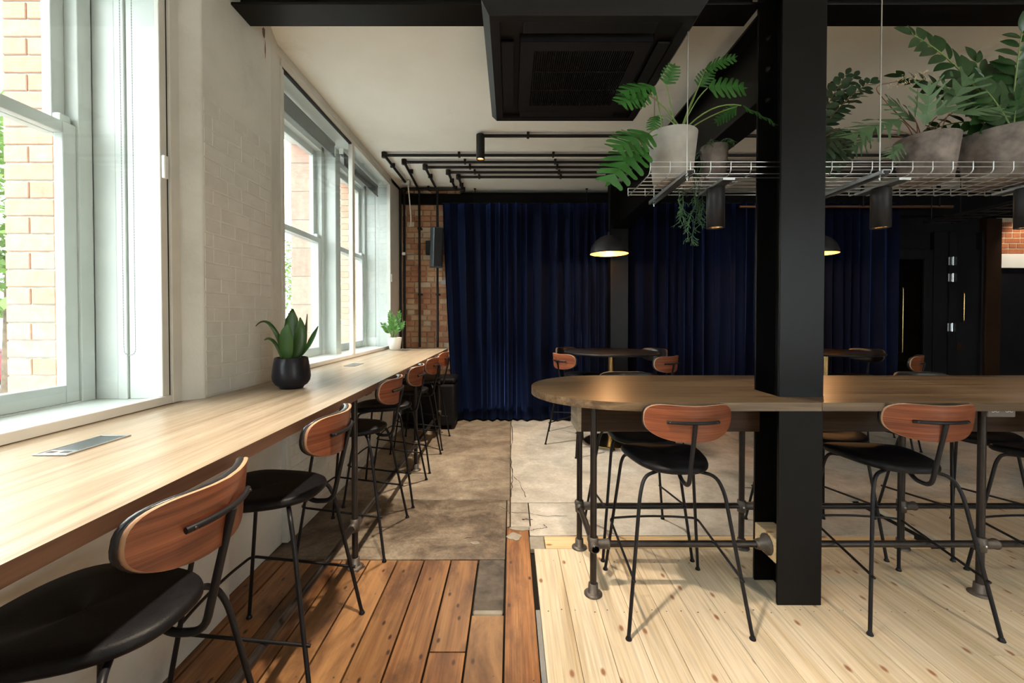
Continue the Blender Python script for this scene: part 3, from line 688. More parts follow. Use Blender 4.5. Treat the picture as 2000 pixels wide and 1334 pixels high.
def make_stool():
    t = thing('bar_stool', 'bar stool', 'stool', (0, 0, 0))
    N = 48; tt = [2 * math.pi * i / N for i in range(N)]
    # --- seat: wider at the front, soft edge
    def so(sc, z, lift=1.0):
        out = []
        for a in tt:
            x, y = sup(a, 1, .238, 2.8); f = (y + .238) / .476
            hw = .150 + .065 * min(1, f * 1.15)
            yy = .050 + y * sc; zz = z - .018 * max(0, f - .6) ** 2 / .16 * lift + .010 * max(0, .25 - f) * lift
            out.append((x * hw * sc, yy, zz))
        return out
    k = MB()
    rings = [so(.02, .684), so(.86, .684), so(.95, .688), so(.995, .697), so(1.0, .706), so(.985, .716), so(.94, .722), so(.7, .722), so(.35, .717), so(.02, .715)]
    ring_solid(k, rings); k.build('seat', 'leather', t, world=False)
    # --- backrest: bowed veneer shell with a black pad in front
    def bo(sc, dy, push=0):
        out = []
        for a in tt:
            x, z = sup(a, .195, .093, 2.8)
            if z > 0: z -= .026 * (1 - (x / .193) ** 2) * (z / .093)
            else: z += .006 * (x / .193) ** 2
            x *= sc; z *= sc
            y = -.285 + .075 * (x / .193) ** 2 - .10 * z + dy
            out.append((x, y, .957 + z))
        return out
    k = MB()
    ring_solid(k, [bo(.0, 0), bo(.35, 0), bo(.7, 0), bo(.988, 0)], 0)
    ring_solid(k, [bo(.988, 0), bo(1.0, .0025), bo(1.0, .008), bo(.985, .011)], 1)
    ring_solid(k, [bo(.985, .011), bo(.6, .011), bo(0, .011)], 0)
    bk = k.build('backrest', ['walnut', 'plyedge'], t, world=False)
    k = MB(); ring_solid(k, [bo(0, .0112), bo(.6, .0112), bo(.985, .0112), bo(1.008, .014), bo(1.008, .023), bo(.97, .030), bo(.8, .034), bo(.4, .036), bo(0, .036)])
    k.build('back_pad', 'leather2', bk, world=False)
    # --- bracket
    pts = [(x, -.2925 + .075 * (x / .193) ** 2, .952) for x in [-.112 + .224 * i / 12 for i in range(13)]]
    br = MB().tube(pts, .0075, 10).build('back_bracket', 'blackmetal', t, world=False)
    for x in (-.10, .10): MB().lathe((x, -.2995 + .075 * (x / .193) ** 2, .952), [(.004, 0), (.004, -.003), (0, -.003)], 8, axis='y').build('screw', 'pipe', br, world=False)
    MB().tube([(0, -.296, .950), (0, -.270, .84), (0, -.228, .655), (0, -.150, .655), (0, -.115, .681)], .0095, 12, .045).build('back_stem', 'blackmetal', t, world=False)
    # --- legs
    for sx in (-1, 1):
        lg = MB().tube([(sx * .075, -.085, .680), (sx * .165, -.135, .672), (sx * .193, -.160, .60), (sx * .27, -.2575, .008)], .0083, 10, .06).build('leg', 'blackmetal', t, world=False)
        MB().lathe((sx * .27, -.2575, 0), [(.013, .0005), (.014, .004), (.011, .010), (.0085, .016)], 14).build('glide', 'blackmetal', lg, world=False)
        lg = MB().tube([(sx * .12, .11, .680), (sx * .178, .165, .676), (sx * .192, .180, .63), (sx * .257, .2575, .008)], .0083, 10, .03).build('leg', 'blackmetal', t, world=False)
        MB().lathe((sx * .257, .2575, 0), [(.013, .0005), (.014, .004), (.011, .010), (.0085, .016)], 14).build('glide', 'blackmetal', lg, world=False)
    def lp(f, z):
        if f: q = (.63 - z) / .622; return .192 + .065 * q, .180 + .0775 * q
        q = (.60 - z) / .592; return .193 + .077 * q, -.160 - .0975 * q
    rx, ry = lp(0, .245); fx, fy = lp(1, .30)
    path = [(-rx + .0, ry - .02, .242), (-fx - .012, fy + .012, .300), (-fx * .5, fy + .024, .303), (0, fy + .028, .304), (fx * .5, fy + .024, .303), (fx + .012, fy + .012, .300), (rx, ry - .02, .242)]
    MB().tube(path, .0062, 10, .03).build('footrest', 'blackmetal', t, world=False)
    return t
proto = make_stool(); used = [False]
def stool(x, y, rz, label, group):
    o = proto if not used[0] else copy_tree(proto)
    used[0] = True
    o.location = (x, y, 0); o.rotation_euler = (0, 0, R(rz)); o['label'] = label; o['group'] = group; return o
g1 = 'bar stools facing the long communal table'; g2 = 'bar stools along the window counter'; g3 = 'bar stools around the round tables'
stool(.782, 2.087, 0, 'walnut-backed bar stool at the near side of the long table, left of the column', g1)
stool(1.873, 2.095, -4, 'walnut-backed bar stool at the near side of the long table, just right of the column', g1)
stool(2.80, 2.095, 2, 'black bar stool cut by the right picture edge, near side of the long table', g1)
stool(.786, 2.683, 180, 'black bar stool across the long table, facing the stool left of the column', g1)
stool(1.905, 2.683, 180, 'black bar stool across the long table, mostly hidden behind the steel column', g1)
stool(2.80, 2.683, 180, 'black bar stool across the long table, below the socket plate', g1)
for (y, a, lb) in ((.99, 92, 'largest walnut-backed bar stool in the left foreground at the window counter'),
                   (1.715, 92, 'walnut-backed bar stool second from the camera at the window counter'),
                   (2.69, 90, 'walnut-backed bar stool third from the camera, just past the first counter post'),
                   (3.38, 91, 'walnut-backed bar stool fourth from the camera at the window counter'),
                   (4.08, 89, 'walnut-backed bar stool fifth from the camera at the window counter'),
                   (4.74, 90, 'farthest walnut-backed bar stool at the window counter by the black pouf')):
    stool(-.985 + (.03 if y < 2 else 0), y, a, lb, g2)
def face(px, py, tx, ty): return math.degrees(math.atan2(-(tx - px), ty - py))
for (x, y, tx, ty, lb) in ((.74, 4.58, 1.13, 4.80, 'bar stool left of the first round table showing its pale walnut back'),
                       (.84, 5.22, 1.13, 4.90, 'bar stool behind the left edge of the first round table by the curtain'),
                       (1.42, 4.38, 1.13, 4.78, 'bar stool right of the first round table showing its dark walnut back'),
                       (1.58, 5.10, 1.13, 4.82, 'bar stool behind the first round table showing its grey-lit leather pad'),
                       (4.13, 5.08, 3.56, 4.82, 'bar stool behind the second round table showing its leather pad'),
                       (3.90, 4.42, 3.56, 4.80, 'bar stool right of the second round table showing its walnut back')):
    stool(x, y, face(x, y, tx, ty), lb, g3)

# ================================================================== long communal table
tb = thing('communal_table', 'long brown oak communal table with a rounded left end and pipe legs', 'table', (2.0, 2.355, 0))
Y0, Y1, XL, XJ, XE = 1.90, 2.81, .114, 1.395, 5.2
rr = (Y1 - Y0) / 2; yc = (Y0 + Y1) / 2; poly = []
for i in range(41):
    a = math.pi / 2 + math.pi * i / 40; poly.append((XL + rr * 1.06 + rr * 1.06 * math.cos(a), yc + rr * math.sin(a)))
poly += [(XJ, Y0), (XJ, 2.047), (1.294, 2.047), (1.294, 2.265), (XJ, 2.265), (XJ, Y1)]
MB().prism(poly, TZ - .038, TZ).build('tabletop', 'table', tb, bevel=.0015)
poly = [(XJ + .001, Y0), (XE, Y0), (XE, Y1), (XJ + .001, Y1), (XJ + .001, 2.265), (1.514, 2.265), (1.514, 2.047), (XJ + .001, 2.047)]
MB().prism(poly, TZ - .038, TZ).build('tabletop', 'table', tb, bevel=.0015)
for a, b in ((.366, 1.29), (1.52, 4.9)):
    k = MB(); k.box((a, 2.195, .81), (b, 2.225, TZ - .0385)); k.box((a, 2.375, .81), (b, 2.405, TZ - .0385)); k.build('apron', 'apron', tb, bevel=.002)
MB().box((.340, 2.195, .81), (.3655, 2.405, TZ - .0385)).build('apron_end', 'counter', tb, bevel=.002)
zr = .256; yn, yf = 2.136, 2.572
for x, ys in ((.417, (yn, yf)), (1.404, (yf,)), (2.377, (yn, yf)), (3.36, (yn, yf))):
    for y in ys:
        post(tb, x, y, TZ - .039, (zr,))
for nm, a, b in (('foot_rail', (.43, yn, zr), (1.236, yn, zr)), ('foot_rail', (1.515, yn, zr), (4.8, yn, zr)), ('foot_rail', (.43, yf, zr), (4.8, yf, zr)), ('end_rail', (.417, yn + .01, zr), (.417, yf - .01, zr))):
    r_ = MB().tube([a, b], .0166, 14).build(nm, 'pipe', tb)
    ax = 'x' if nm[0] == 'f' else 'y'
    ends = [x for x in (.417, 1.404, 2.377, 3.36) if a[0] - .05 < x < b[0]] if ax == 'x' else [yn, yf]
    for e in ends:
        if ax == 'x' and a[1] == yn and abs(e - 1.404) < .01: continue
        p = (e + .02, a[1], zr) if ax == 'x' else (.417, e, zr)
        pr = [(.018, 0), (.0235, .004), (.0235, .05), (.027, .052), (.027, .06), (.018, .062)]
        if ax == 'y': pr = [(.018, -.055), (.0235, -.05), (.0235, .05), (.018, .055)]
        MB().lathe(p, pr, 16, axis=ax).build('rail_socket', 'fitting', r_)
sp = thing('socket_plate', 'brushed double socket plate under the front edge of the long table', 'socket', (2.25, 1.96, .96))
MB().box((2.19, 1.945, .944), (2.318, 1.975, TZ - .039)).build('plate', 'steelgrey', sp, bevel=.004)
for x in (2.222, 2.286):
    g = MB(); 
    for dx in (-.010, .010):
        pts = [(x + dx + .006 * math.cos(a), 1.9435, .971 + .0035 * math.sin(a)) for a in [2 * math.pi * i / 10 for i in range(11)]]
        g.tube(pts, .0011, 5, cap=False)
    g.tube([(x - .004, 1.9435, .971), (x + .004, 1.9435, .971)], .0011, 5)
    g.build('charging_mark', 'plastic', sp)

# ================================================================== round tables
for (x, y, lb) in ((1.13, 4.80, 'round black bar table on a brass pole, left of the column before the curtain'), (3.56, 4.80, 'round black bar table on a brass pole, right of the column')):
    t = thing('round_table', lb, 'table', (x, y, 0), 0, 'round bar tables before the curtain')
    MB().lathe((x, y, 0), [(0, 1.0), (.50, 1.0), (.52, 1.005), (.522, 1.012), (.52, 1.022), (.50, 1.026), (0, 1.026)], 56).build('tabletop', 'blackmetal', t)
    MB().tube([(x, y, .02), (x, y, .999)], .033, 24).build('pole', 'brass', t)
    MB().lathe((x, y, 0), [(0, .001), (.30, .001), (.30, .012), (.27, .018), (.04, .024), (0, .024)], 44).build('base_disc', 'brass', t)

# black pouf by the far end of the counter
t = thing('pouf', 'black upholstered box pouf with rounded edges past the last counter stool', 'pouf', (-1.03, 5.45, 0))
MB().box((-1.34, 5.28, .05), (-.70, 5.66, .58)).build('body', 'leather', t, bevel=.035)
MB().box((-1.345, 5.275, .585), (-.695, 5.665, .655)).build('cushion', 'leather', t, bevel=.03)
for x in (-1.29, -.75):
    for y in (5.33, 5.61): MB().tube([(x, y, .0), (x, y, .07)], .010, 8).build('leg', 'blackmetal', t)

# ================================================================== air conditioner cassette
ac = thing('ceiling_cassette', 'square black air conditioning cassette hanging under the ceiling', 'air conditioner', (.375, 2.5, 2.79))
x0, x1, y0, y1 = -.10, .86, 1.975, 3.02; k = MB(); e = .035; zb, zt = 2.79, 2.838
lo = [(x0, y0, zb), (x1, y0, zb), (x1, y1, zb), (x0, y1, zb)]; hi = [(x0 - e, y0 - e, zt), (x1 + e, y0 - e, zt), (x1 + e, y1 + e, zt), (x0 - e, y1 + e, zt)]
i0 = [(x0 + .055, y0 + .055, zb), (x1 - .055, y0 + .055, zb), (x1 - .055, y1 - .055, zb), (x0 + .055, y1 - .055, zb)]
k.add(lo + hi, [(0, 1, 5, 4), (1, 2, 6, 5), (2, 3, 7, 6), (3, 0, 4, 7), (7, 6, 5, 4)])
def frame_ring(k, o_, i_, z, dz):
    vs = [(o_[0], o_[2], z), (o_[1], o_[2], z), (o_[1], o_[3], z), (o_[0], o_[3], z), (i_[0], i_[2], z), (i_[1], i_[2], z), (i_[1], i_[3], z), (i_[0], i_[3], z)]
    vs += [(a, b, c + dz) for a, b, c in vs[4:]]
    k.add(vs, [(0, 4, 5, 1), (1, 5, 6, 2), (2, 6, 7, 3), (3, 7, 4, 0), (4, 8, 9, 5), (5, 9, 10, 6), (6, 10, 11, 7), (7, 11, 8, 4)])
frame_ring(k, (x0, x1, y0, y1), (x0 + .045, x1 - .045, y0 + .045, y1 - .045), zb, .03)
k.add([(x0 + .045, y0 + .045, zb + .03), (x1 - .045, y0 + .045, zb + .03), (x1 - .045, y1 - .045, zb + .03), (x0 + .045, y1 - .045, zb + .03)], [(3, 2, 1, 0)])
k.build('panel', 'acpanel', ac)
gx0, gx1, gy0, gy1 = x0 + .145, x1 - .145, y0 + .165, y1 - .165
k = MB(); frame_ring(k, (gx0, gx1, gy0, gy1), (gx0 + .075, gx1 - .075, gy0 + .075, gy1 - .075), zb - .012, .014)
k.box((gx0, gy0, zb - .012), (gx0 + .003, gy1, zb + .03)); k.box((gx1 - .003, gy0, zb - .012), (gx1, gy1, zb + .03)); k.box((gx0, gy0, zb - .012), (gx1, gy0 + .003, zb + .03)); k.box((gx0, gy1 - .003, zb - .012), (gx1, gy1, zb + .03))
gr = k.build('grille_frame', 'acpanel', ac)
k = MB(); n = 44
for i in range(n):
    x = gx0 + .078 + (gx1 - gx0 - .156) * (i + .5) / n; k.box((x - .0025, gy0 + .075, zb - .010), (x + .0025, gy1 - .075, zb + .006))
o = k.build('grille_slats', 'acpanel', gr); o['kind'] = 'stuff'
for i in (1, 2):
    y = gy0 + .075 + (gy1 - gy0 - .15) * i / 3; MB().box((gx0 + .07, y - .003, zb - .013), (gx1 - .07, y + .003, zb - .0102)).build('cross_bar', 'acpanel', gr)
for a, b in (((x0 + .16, y0 + .05, zb + .004), (x1 - .16, y0 + .13, zb + .014)), ((x0 + .16, y1 - .13, zb + .004), (x1 - .16, y1 - .05, zb + .014)), ((x0 + .05, y0 + .2, zb + .004), (x0 + .115, y1 - .2, zb + .014)), ((x1 - .115, y0 + .2, zb + .004), (x1 - .05, y1 - .2, zb + .014))):
    MB().box(a, b).build('louvre', 'acpanel', ac, bevel=.003)
MB().box((x0 + .06, y0 + .06, zt + .001), (x1 - .06, y1 - .06, 3.10)).build('casing', 'acpanel', ac)
for sx in (x0 + .03, x1 - .03):
    for sy in (y0 + .02, y1 - .05): MB().tube([(sx, sy, zt), (sx, sy, CZ - .001)], .005, 6).build('hanger', 'conduit', ac)

# ================================================================== conduits on the ceiling
CP = 3.128; cr = .0155
def conduit(label, pts, clips, fil=.05):
    t = thing('conduit', label, 'pipe', pts[0], 0, 'black conduits on the ceiling')
    MB().tube(pts, cr, 10, fil).build('pipe_run', 'conduit', t)
    p = Vector(pts[0])
    for (x, y, z, ax) in clips:
        if ax == 'wall':
            MB().box((x - .026, y - .006, z - .012), (x + .026, y + .085, z + .012)).build('saddle_clip', 'conduit', t, bevel=.003)
        elif ax == 'x': MB().box((x - .012, y - .026, z - .018), (x + .012, y + .026, CZ - .001)).build('saddle_clip', 'conduit', t, bevel=.003)
        elif ax == 'y': MB().box((x - .026, y - .012, z - .018), (x + .026, y + .012, CZ - .001)).build('saddle_clip', 'conduit', t, bevel=.003)
        else: MB().lathe((x, y, z), [(.0, -.026), (.030, -.025), (.030, .029), (0, .03)], 16).build('elbow_box', 'conduit', t)
    return t
E = [(-1.345, 4.54), (-1.185, 4.74), (-.985, 4.90), (-.745, 5.07), (-.645, 5.24)]
XR = 7.9; nm5 = ('first and longest', 'second', 'third', 'fourth', 'innermost')
wy = 5.795
xs_clip = (-.55, .45, 1.9, 2.9, 4.4)
for i, (x, y) in enumerate(E):
    clips = [(x, y, CP, 'e'), (x, y + .32, CP, 'y')] + [(xc + .04 * i, y, CP, 'x') for xc in xs_clip]
    if i == 0: run = [(XR, y, CP), (x, y, CP), (x, 5.42, CP)]
    elif i in (1, 2):
        wx = (-1.245, -1.0)[i - 1]
        run = [(XR, y, CP), (x, y, CP), (wx, wy, CP), (wx, wy, 1.0)]
        clips += [(wx, wy, 2.62, 'wall'), (wx, wy, 1.72, 'wall')]
    else:
        yy = 5.70 + .05 * (i - 3); wx = -1.478 + .04 * (i - 3)
        run = [(XR, y, CP), (x, y, CP), (x, yy, CP), (wx, yy, CP), (wx, yy, .02)]
        clips += [(x, yy, CP, 'e'), (-1.1, yy, CP, 'x')]
    conduit('black ceiling conduit, ' + nm5[i] + ' of the five nested runs from the left', run, clips, .05)
# grey box with loose cream cable
t = thing('junction_box', 'small grey junction box with a dangling cream cable in the ceiling corner', 'junction box', (-1.345, 5.47, CP))
MB().box((-1.40, 5.425, CP - .022), (-1.29, 5.52, CZ - .001)).build('box', 'greybox', t, bevel=.006)
MB().tube([(-1.32, 5.48, CP - .02), (-1.31, 5.5, 2.95), (-1.295, 5.52, 2.72), (-1.295, 5.53, 2.60), (-1.33, 5.54, 2.585)], .008, 8, .05).build('loose_cable', 'cable', t)
t = thing('cable_clip', 'small white sensor on the black corner pipe beside the bricks', 'sensor', (-1.43, 5.67, 2.25))
MB().box((-1.45, 5.66, 2.235), (-1.405, 5.684, 2.275)).build('sensor_body', 'plastic', t, bevel=.006); MB().tube([(-1.405, 5.675, 2.255), (-1.30, 5.87, 2.28)], .004, 6).build('sensor_lead', 'cable', t)

# spot lamps
def spot(label, x, y, ztop, L, r, power, parent_run=None, blend=.6, size=75, col=(1, .84, .65), aim=None, dim='bulbdim', grp='cylinder spot lamps'):
    t = thing('spot_lamp', label, 'lamp', (x, y, ztop - L), 0, grp)
    MB().lathe((x, y, ztop - L), [(r * .80, .006), (r * .86, .0), (r, .0), (r, L - .008), (r * .96, L), (0, L)], 28).build('cylinder', 'conduit', t)
    MB().lathe((x, y, ztop - L), [(r * .80, .006), (r * .74, .018)], 24).build('reflector', 'brass', t)
    MB().lathe((x, y, ztop - L + .018), [(0, 0), (r * .74, 0)], 24).build('lens', dim, t)
    l_ = light('spot_light', 'SPOT', (x, y, ztop - L - .004), power, col, t, spot_size=R(size), spot_blend=blend, shadow_soft_size=.05)
    if aim:
        d = Vector(aim) - Vector((x, y, ztop - L)); l_.rotation_euler = d.to_track_quat('-Z', 'Y').to_euler()
    if parent_run:
        MB().tube(parent_run, cr, 10, .03).build('feed_conduit', 'conduit', t)
        for xx in (.15, 1.9, 3.4): MB().box((xx, y - .026, CP - .018), (xx + .024, y + .026, CZ - .001)).build('saddle_clip', 'conduit', t, bevel=.003)
    return t
spot('black cylinder spot lamp below the ceiling in front of the navy curtain', -.29, 4.06, 3.14, .235, .040, 260, [(-.27, 4.06, CP), (7.9, 4.06, CP)], dim='bulb', size=88)

# out of frame: the same lamp repeats nearer the camera
spot('black cylinder spot lamp below the ceiling above the camera', -.29, 1.15, 3.14, .235, .040, 260, None, size=80)
spot('black cylinder spot lamp below the ceiling behind the camera on the right', 2.2, -.2, 3.14, .235, .040, 180, None, size=100)

# ================================================================== pendants
def pendant(label, x, y, zb, r=.222, top=3.11):
    t = thing('pendant_lamp', label, 'lamp', (x, y, zb), 0, 'black dome pendants over the round tables')
    prof = [(r * math.cos(a), r * .98 * math.sin(a)) for a in [math.pi / 2 * i / 14 for i in range(14)]] + [(.02, r * .985)]
    k = MB(); k.lathe((x, y, zb), prof, 48); k.build('shade', 'shade', t)
    k = MB(); k.lathe((x, y, zb), [(r * .995, .0), (r * 1.004, -.002), (r * 1.008, .004), (r, .008)], 48); k.build('rim', 'blackmetal', t)
    MB().lathe((x, y, zb + r * .98), [(.022, -.01), (.022, .03), (.006, .05), (0, .05)], 16).build('cap', 'blackmetal', t)
    MB().tube([(x, y, zb + r), (x, y, top)], .004, 6).build('cord', 'conduit', t)
    MB().lathe((x, y, top - .03), [(.0, -.03), (.045, -.02), (.045, .045), (0, .046)], 18).build('ceiling_rose', 'conduit', t)
    MB().lathe((x, y, zb + .06), [(0, -.045), (.03, -.035), (.045, 0), (.03, .035), (.016, .06), (.016, .15)], 20).build('bulb', 'bulb', t)
    light('pendant_light', 'POINT', (x, y, zb + .03), 26, (1, .56, .24), t, shadow_soft_size=.045)
pendant('black dome pendant lamp glowing over the first round table', 1.157, 5.02, 2.155)
pendant('black dome pendant lamp half hidden behind the steel column', 3.60, 5.02, 2.155)

# ================================================================== speaker and small things on the back wall
sp = thing('wall_speaker', 'slim dark grey column speaker bracketed to the brick wall', 'speaker', (-.98, 5.80, 2.2))
k = MB(); ang = R(24); ca, sa = math.cos(ang), math.sin(ang)
def spk(x, y, z): # local to world: tilt forward a little and turn to the right
    y2 = y - .10 * (z - 0); return (-1.0 + x * ca - y2 * sa, 5.72 + x * sa + y2 * ca, 2.34 + z)
pr = [(-.075, .055), (.075, .055), (.085, -.02), (.055, -.07), (-.055, -.07), (-.085, -.02)]
vs = [spk(a, b, -.26) for a, b in pr] + [spk(a, b, .26) for a, b in pr]
k.add(vs, [(5, 4, 3, 2, 1, 0), (6, 7, 8, 9, 10, 11)] + [(i, (i + 1) % 6, 6 + (i + 1) % 6, 6 + i) for i in range(6)]); k.build('cabinet', 'unit', sp, bevel=.006)
vs = [spk(-.05, -.072, -.25), spk(.05, -.072, -.25), spk(.05, -.072, .25), spk(-.05, -.072, .25), spk(-.05, -.078, -.25), spk(.05, -.078, -.25), spk(.05, -.078, .25), spk(-.05, -.078, .25)]
MB().add(vs, [(0, 1, 2, 3), (7, 6, 5, 4), (0, 4, 5, 1), (1, 5, 6, 2), (2, 6, 7, 3), (3, 7, 4, 0)]).build('grille', 'conduit', sp)
MB().box((-1.16, 5.78, 2.26), (-1.04, 5.845, 2.45)).build('bracket', 'blackmetal', sp, bevel=.004); MB().box((-1.10, 5.845, 2.31), (-1.06, 5.884, 2.40)).build('wall_plate', 'blackmetal', sp)
t = thing('copper_pipe', 'thin copper pipe below the ceiling behind the right-hand plants', 'pipe', (4.3, 5.6, 2.88))
MB().tube([(3.0, 5.6, 2.86), (5.8, 5.6, 2.86)], .016, 10).build('pipe_run', 'copper', t)
for x in (3.4, 4.6, 5.6): MB().box((x, 5.58, 2.86), (x + .02, 5.62, CZ - .001)).build('hanger', 'conduit', t)
t = thing('cable_tray', 'black ceiling cable ladder carrying a red sleeve at the upper right', 'cable tray', (5.3, 4.7, 2.6))
k = MB(); k.box((5.12, 4.2, 2.565), (5.135, 5.3, 2.60)); k.box((5.47, 4.2, 2.565), (5.485, 5.3, 2.60)); k.build('side_rail', 'conduit', t)
for i in range(8): MB().box((5.135, 4.25 + i * .14, 2.567), (5.47, 4.265 + i * .14, 2.578)).build('rung', 'conduit', t)
MB().tube([(5.17, 5.2, 2.60), (5.20, 4.9, 2.60), (5.26, 4.5, 2.605), (5.27, 4.2, 2.61)], .013, 10, .1).build('red_sleeve', 'red', t)
for x in (.09, .13, .16): MB().tube([(5.17 + x, 5.25, 2.595), (5.2 + x, 4.8, 2.59), (5.23 + x, 4.25, 2.60)], .010, 8, .1).build('cable', 'conduit', t)
for y in (4.3, 5.2):
    for x in (5.127, 5.478): MB().tube([(x, y, 2.6), (x, y, CZ - .001)], .005, 6).build('hanger', 'conduit', t)
spot('black cylinder spot lamp washing the brick patch at the far right', 7.1, 5.45, 3.14, .2, .04, 25, None, size=80, aim=(7.2, 5.95, 2.2))

# ================================================================== hanging wire tray
wt = thing('wire_tray', 'zinc wire basket tray hung from the ceiling, carrying the plants', 'tray', (2.3, 2.31, 2.12))
TB = 2.12; ty0, ty1, tx0, tx1 = 2.12, 2.51, .69, 4.6; wr = .0026
blk = (cx - .115, cx + .115)
def seg(y, z, nm='long_wire', r=wr):
    if 2.04 < y < 2.27:
        for a, b in ((tx0, 1.296 if y < 2.06 else 1.396), (1.514 if y < 2.06 else 1.412, tx1)): MB().tube([(a, y, z), (b, y, z)], r, 6).build(nm, 'galv', wt)
    else: MB().tube([(tx0, y, z), (tx1, y, z)], r, 6).build(nm, 'galv', wt)
for z in (TB + .054, TB + .030): seg(ty0, z, 'rim_wire')
for z in (TB + .042, TB + .021): seg(ty1, z, 'rim_wire')
for i in range(7): seg(ty0 + .012 + (ty1 - ty0 - .024) * i / 6, TB)
n = 40
for i in range(n):
    x = tx0 + .1 * i
    if blk[0] < x < blk[1]: continue
    MB().tube([(x, ty0 - .004, TB + .056), (x, ty0 - .004, TB + .012), (x, ty0 + .016, TB - .005), (x, ty1 - .012, TB - .005), (x, ty1 + .004, TB - .002), (x, ty1 + .004, TB + .044)], wr, 6, .010).build('cross_wire', 'galv', wt)
for x in (.86, 1.80, 3.2, 4.3):
    c_ = MB(); z = TB - .030
    c_.box((x - .0205, 2.045, z), (x - .018, 2.60, z + .02)); c_.box((x + .018, 2.045, z), (x + .0205, 2.60, z + .02)); c_.box((x - .0205, 2.045, z + .018), (x + .0205, 2.60, z + .0205))
    c_.box((x - .0205, 2.045, z), (x - .010, 2.60, z + .0025)); c_.box((x + .010, 2.045, z), (x + .0205, 2.60, z + .0025))
    o = c_.build('channel', 'galv', wt)
    for y in (2.085, 2.565):
        MB().tube([(x, y, z - .02), (x, y, CZ if not 2.2 < y < 2.4 else 3.02)], .003, 8).build('suspension_wire', 'galv', o)
        MB().lathe((x, y, z - .008), [(.008, 0), (.008, .007), (0, .008)], 6).build('nut', 'galv', o)
for (x, lb) in ((1.098, 'black cylinder spot lamp under the wire tray, left of the column'), (1.985, 'black cylinder spot lamp under the wire tray, right of the column'), (2.765, 'black cylinder spot lamp under the wire tray at the right picture edge'), (3.65, 'black cylinder spot lamp under the wire tray beyond the picture edge')):
    t = spot(lb, x, 2.29, 2.095, .212, .0455, 18, size=80)
    MB().box((x - .03, 2.15, 2.0955), (x + .03, 2.43, 2.108)).build('mount_bracket', 'galv', t)

# ================================================================== plants
def leaf_lobed(n=7, depth=.78, width=.42, lobe_w=.5, sweep=.35, droop=.25, cup=.08):
    """pinnately cut leaf along +y, one unit long"""
    k = MB(); vs = []; fs = []
    def put(x, y):
        z = -droop * y * y - cup * abs(x) + .25 * cup * math.sin(y * 20); vs.append((x, y, z)); return len(vs) - 1
    for sd in (-1, 1):
        for i in range(n):
            y0 = .02 + .86 * i / n; y1 = .02 + .86 * (i + 1) / n; ym = (y0 + y1) / 2
            L = width * (math.sin(math.pi * (.22 + .70 * (ym ** .8))) ** .7)
            cut = L * (1 - depth); hw = (y1 - y0) * .5 * lobe_w / .5
            a = put(0, y0); b = put(0, y1); c = put(sd * cut, y0 + .03); d = put(sd * cut, y1 + .02)
            e = put(sd * L * .62, ym - hw * .62 + sweep * L * .62); f = put(sd * L * .62, ym + hw * .72 + sweep * L * .62)
            h = put(sd * L * .88, ym - hw * .55 + sweep * L * .9); g = put(sd * L * .90, ym + hw * .66 + sweep * L * .95)
            h2 = put(sd * L * .99, ym - hw * .22 + sweep * L); g2 = put(sd * L, ym + hw * .30 + sweep * L * 1.02)
            q = [(a, c, d, b), (c, e, f, d), (e, h, g, f), (h, h2, g2, g)]
            fs += q if sd > 0 else [t_[::-1] for t_ in q]
    a = put(-.05, .86); b = put(.05, .86); c = put(.035, .95); d = put(0, 1.0); e = put(-.035, .95); fs.append((a, b, c, d, e))
    k.add(vs, fs, 0, True); return k
def leaf_oval(w=.42, droop=.12, fold=.25, tip=1.0, base=.9):
    k = MB(); vs = []; fs = []; n = 8
    for i in range(n + 1):
        y = i / n; hw = w / 2 * math.sin(math.pi * min(1, max(0.0, y ** base))) ** .8 if 0 < i < n else .012
        z = -droop * y * y
        vs += [(-hw, y, z + fold * hw), (0, y, z), (hw, y, z + fold * hw)]
    for i in range(n):
        a = 3 * i; fs += [(a, a + 1, a + 4, a + 3), (a + 1, a + 2, a + 5, a + 4)]
    k.add(vs, fs, 0, True); return k
ME = {'phil': leaf_lobed(6, .74, .46, .47, .28, .22).mesh('lobed_leaf', 'leaf_phil'), 'phil2': leaf_lobed(7, .70, .44, .48, .30, .10).mesh('lobed_leaf', 'leaf_phil'),
      'fern': leaf_lobed(4, .86, .52, .20, .75, .15).mesh('fingered_leaf', 'leaf_fern'), 'fern2': leaf_lobed(6, .75, .36, .45, .5, .3).mesh('fingered_leaf', 'leaf_jade'),
      'zz': leaf_oval(.50, .12, .2).mesh('leaflet', 'leaf_zz'), 'jade': leaf_oval(.60, .05, .15, base=1.1).mesh('round_leaf', 'leaf_jade'),
      'zzs': leaf_oval(.42, .10, .25).mesh('leaflet', 'leaf_bright'), 'tree': leaf_oval(.6, .1, .1).mesh('tree_leaf', 'leaf_tree')}
def aim(base, tip, up=(0, 0, 1), roll=0., sx=1.0):
    b, t = Vector(base), Vector(tip); y = (t - b); L = y.length; y.normalize()
    u = Vector(up); z = (u - y * u.dot(y))
    if z.length < 1e-3: z = Vector((1, 0, 0)) - y * y.x
    z.normalize(); x = y.cross(z)
    m = Matrix((x, y, z)).transposed().to_4x4()
    return Matrix.Translation(b) @ m @ Matrix.Rotation(roll, 4, 'Y') @ Matrix.Diagonal((L * sx, L, L, 1))
def arc(a, b, lift, n=8, side=(0, 0, 0)):
    a, b = Vector(a), Vector(b); m = (a + b) / 2 + Vector((0, 0, lift)) + Vector(side)
    return [a * (1 - t) ** 2 + m * 2 * t * (1 - t) + b * t * t for t in [i / n for i in range(n + 1)]]
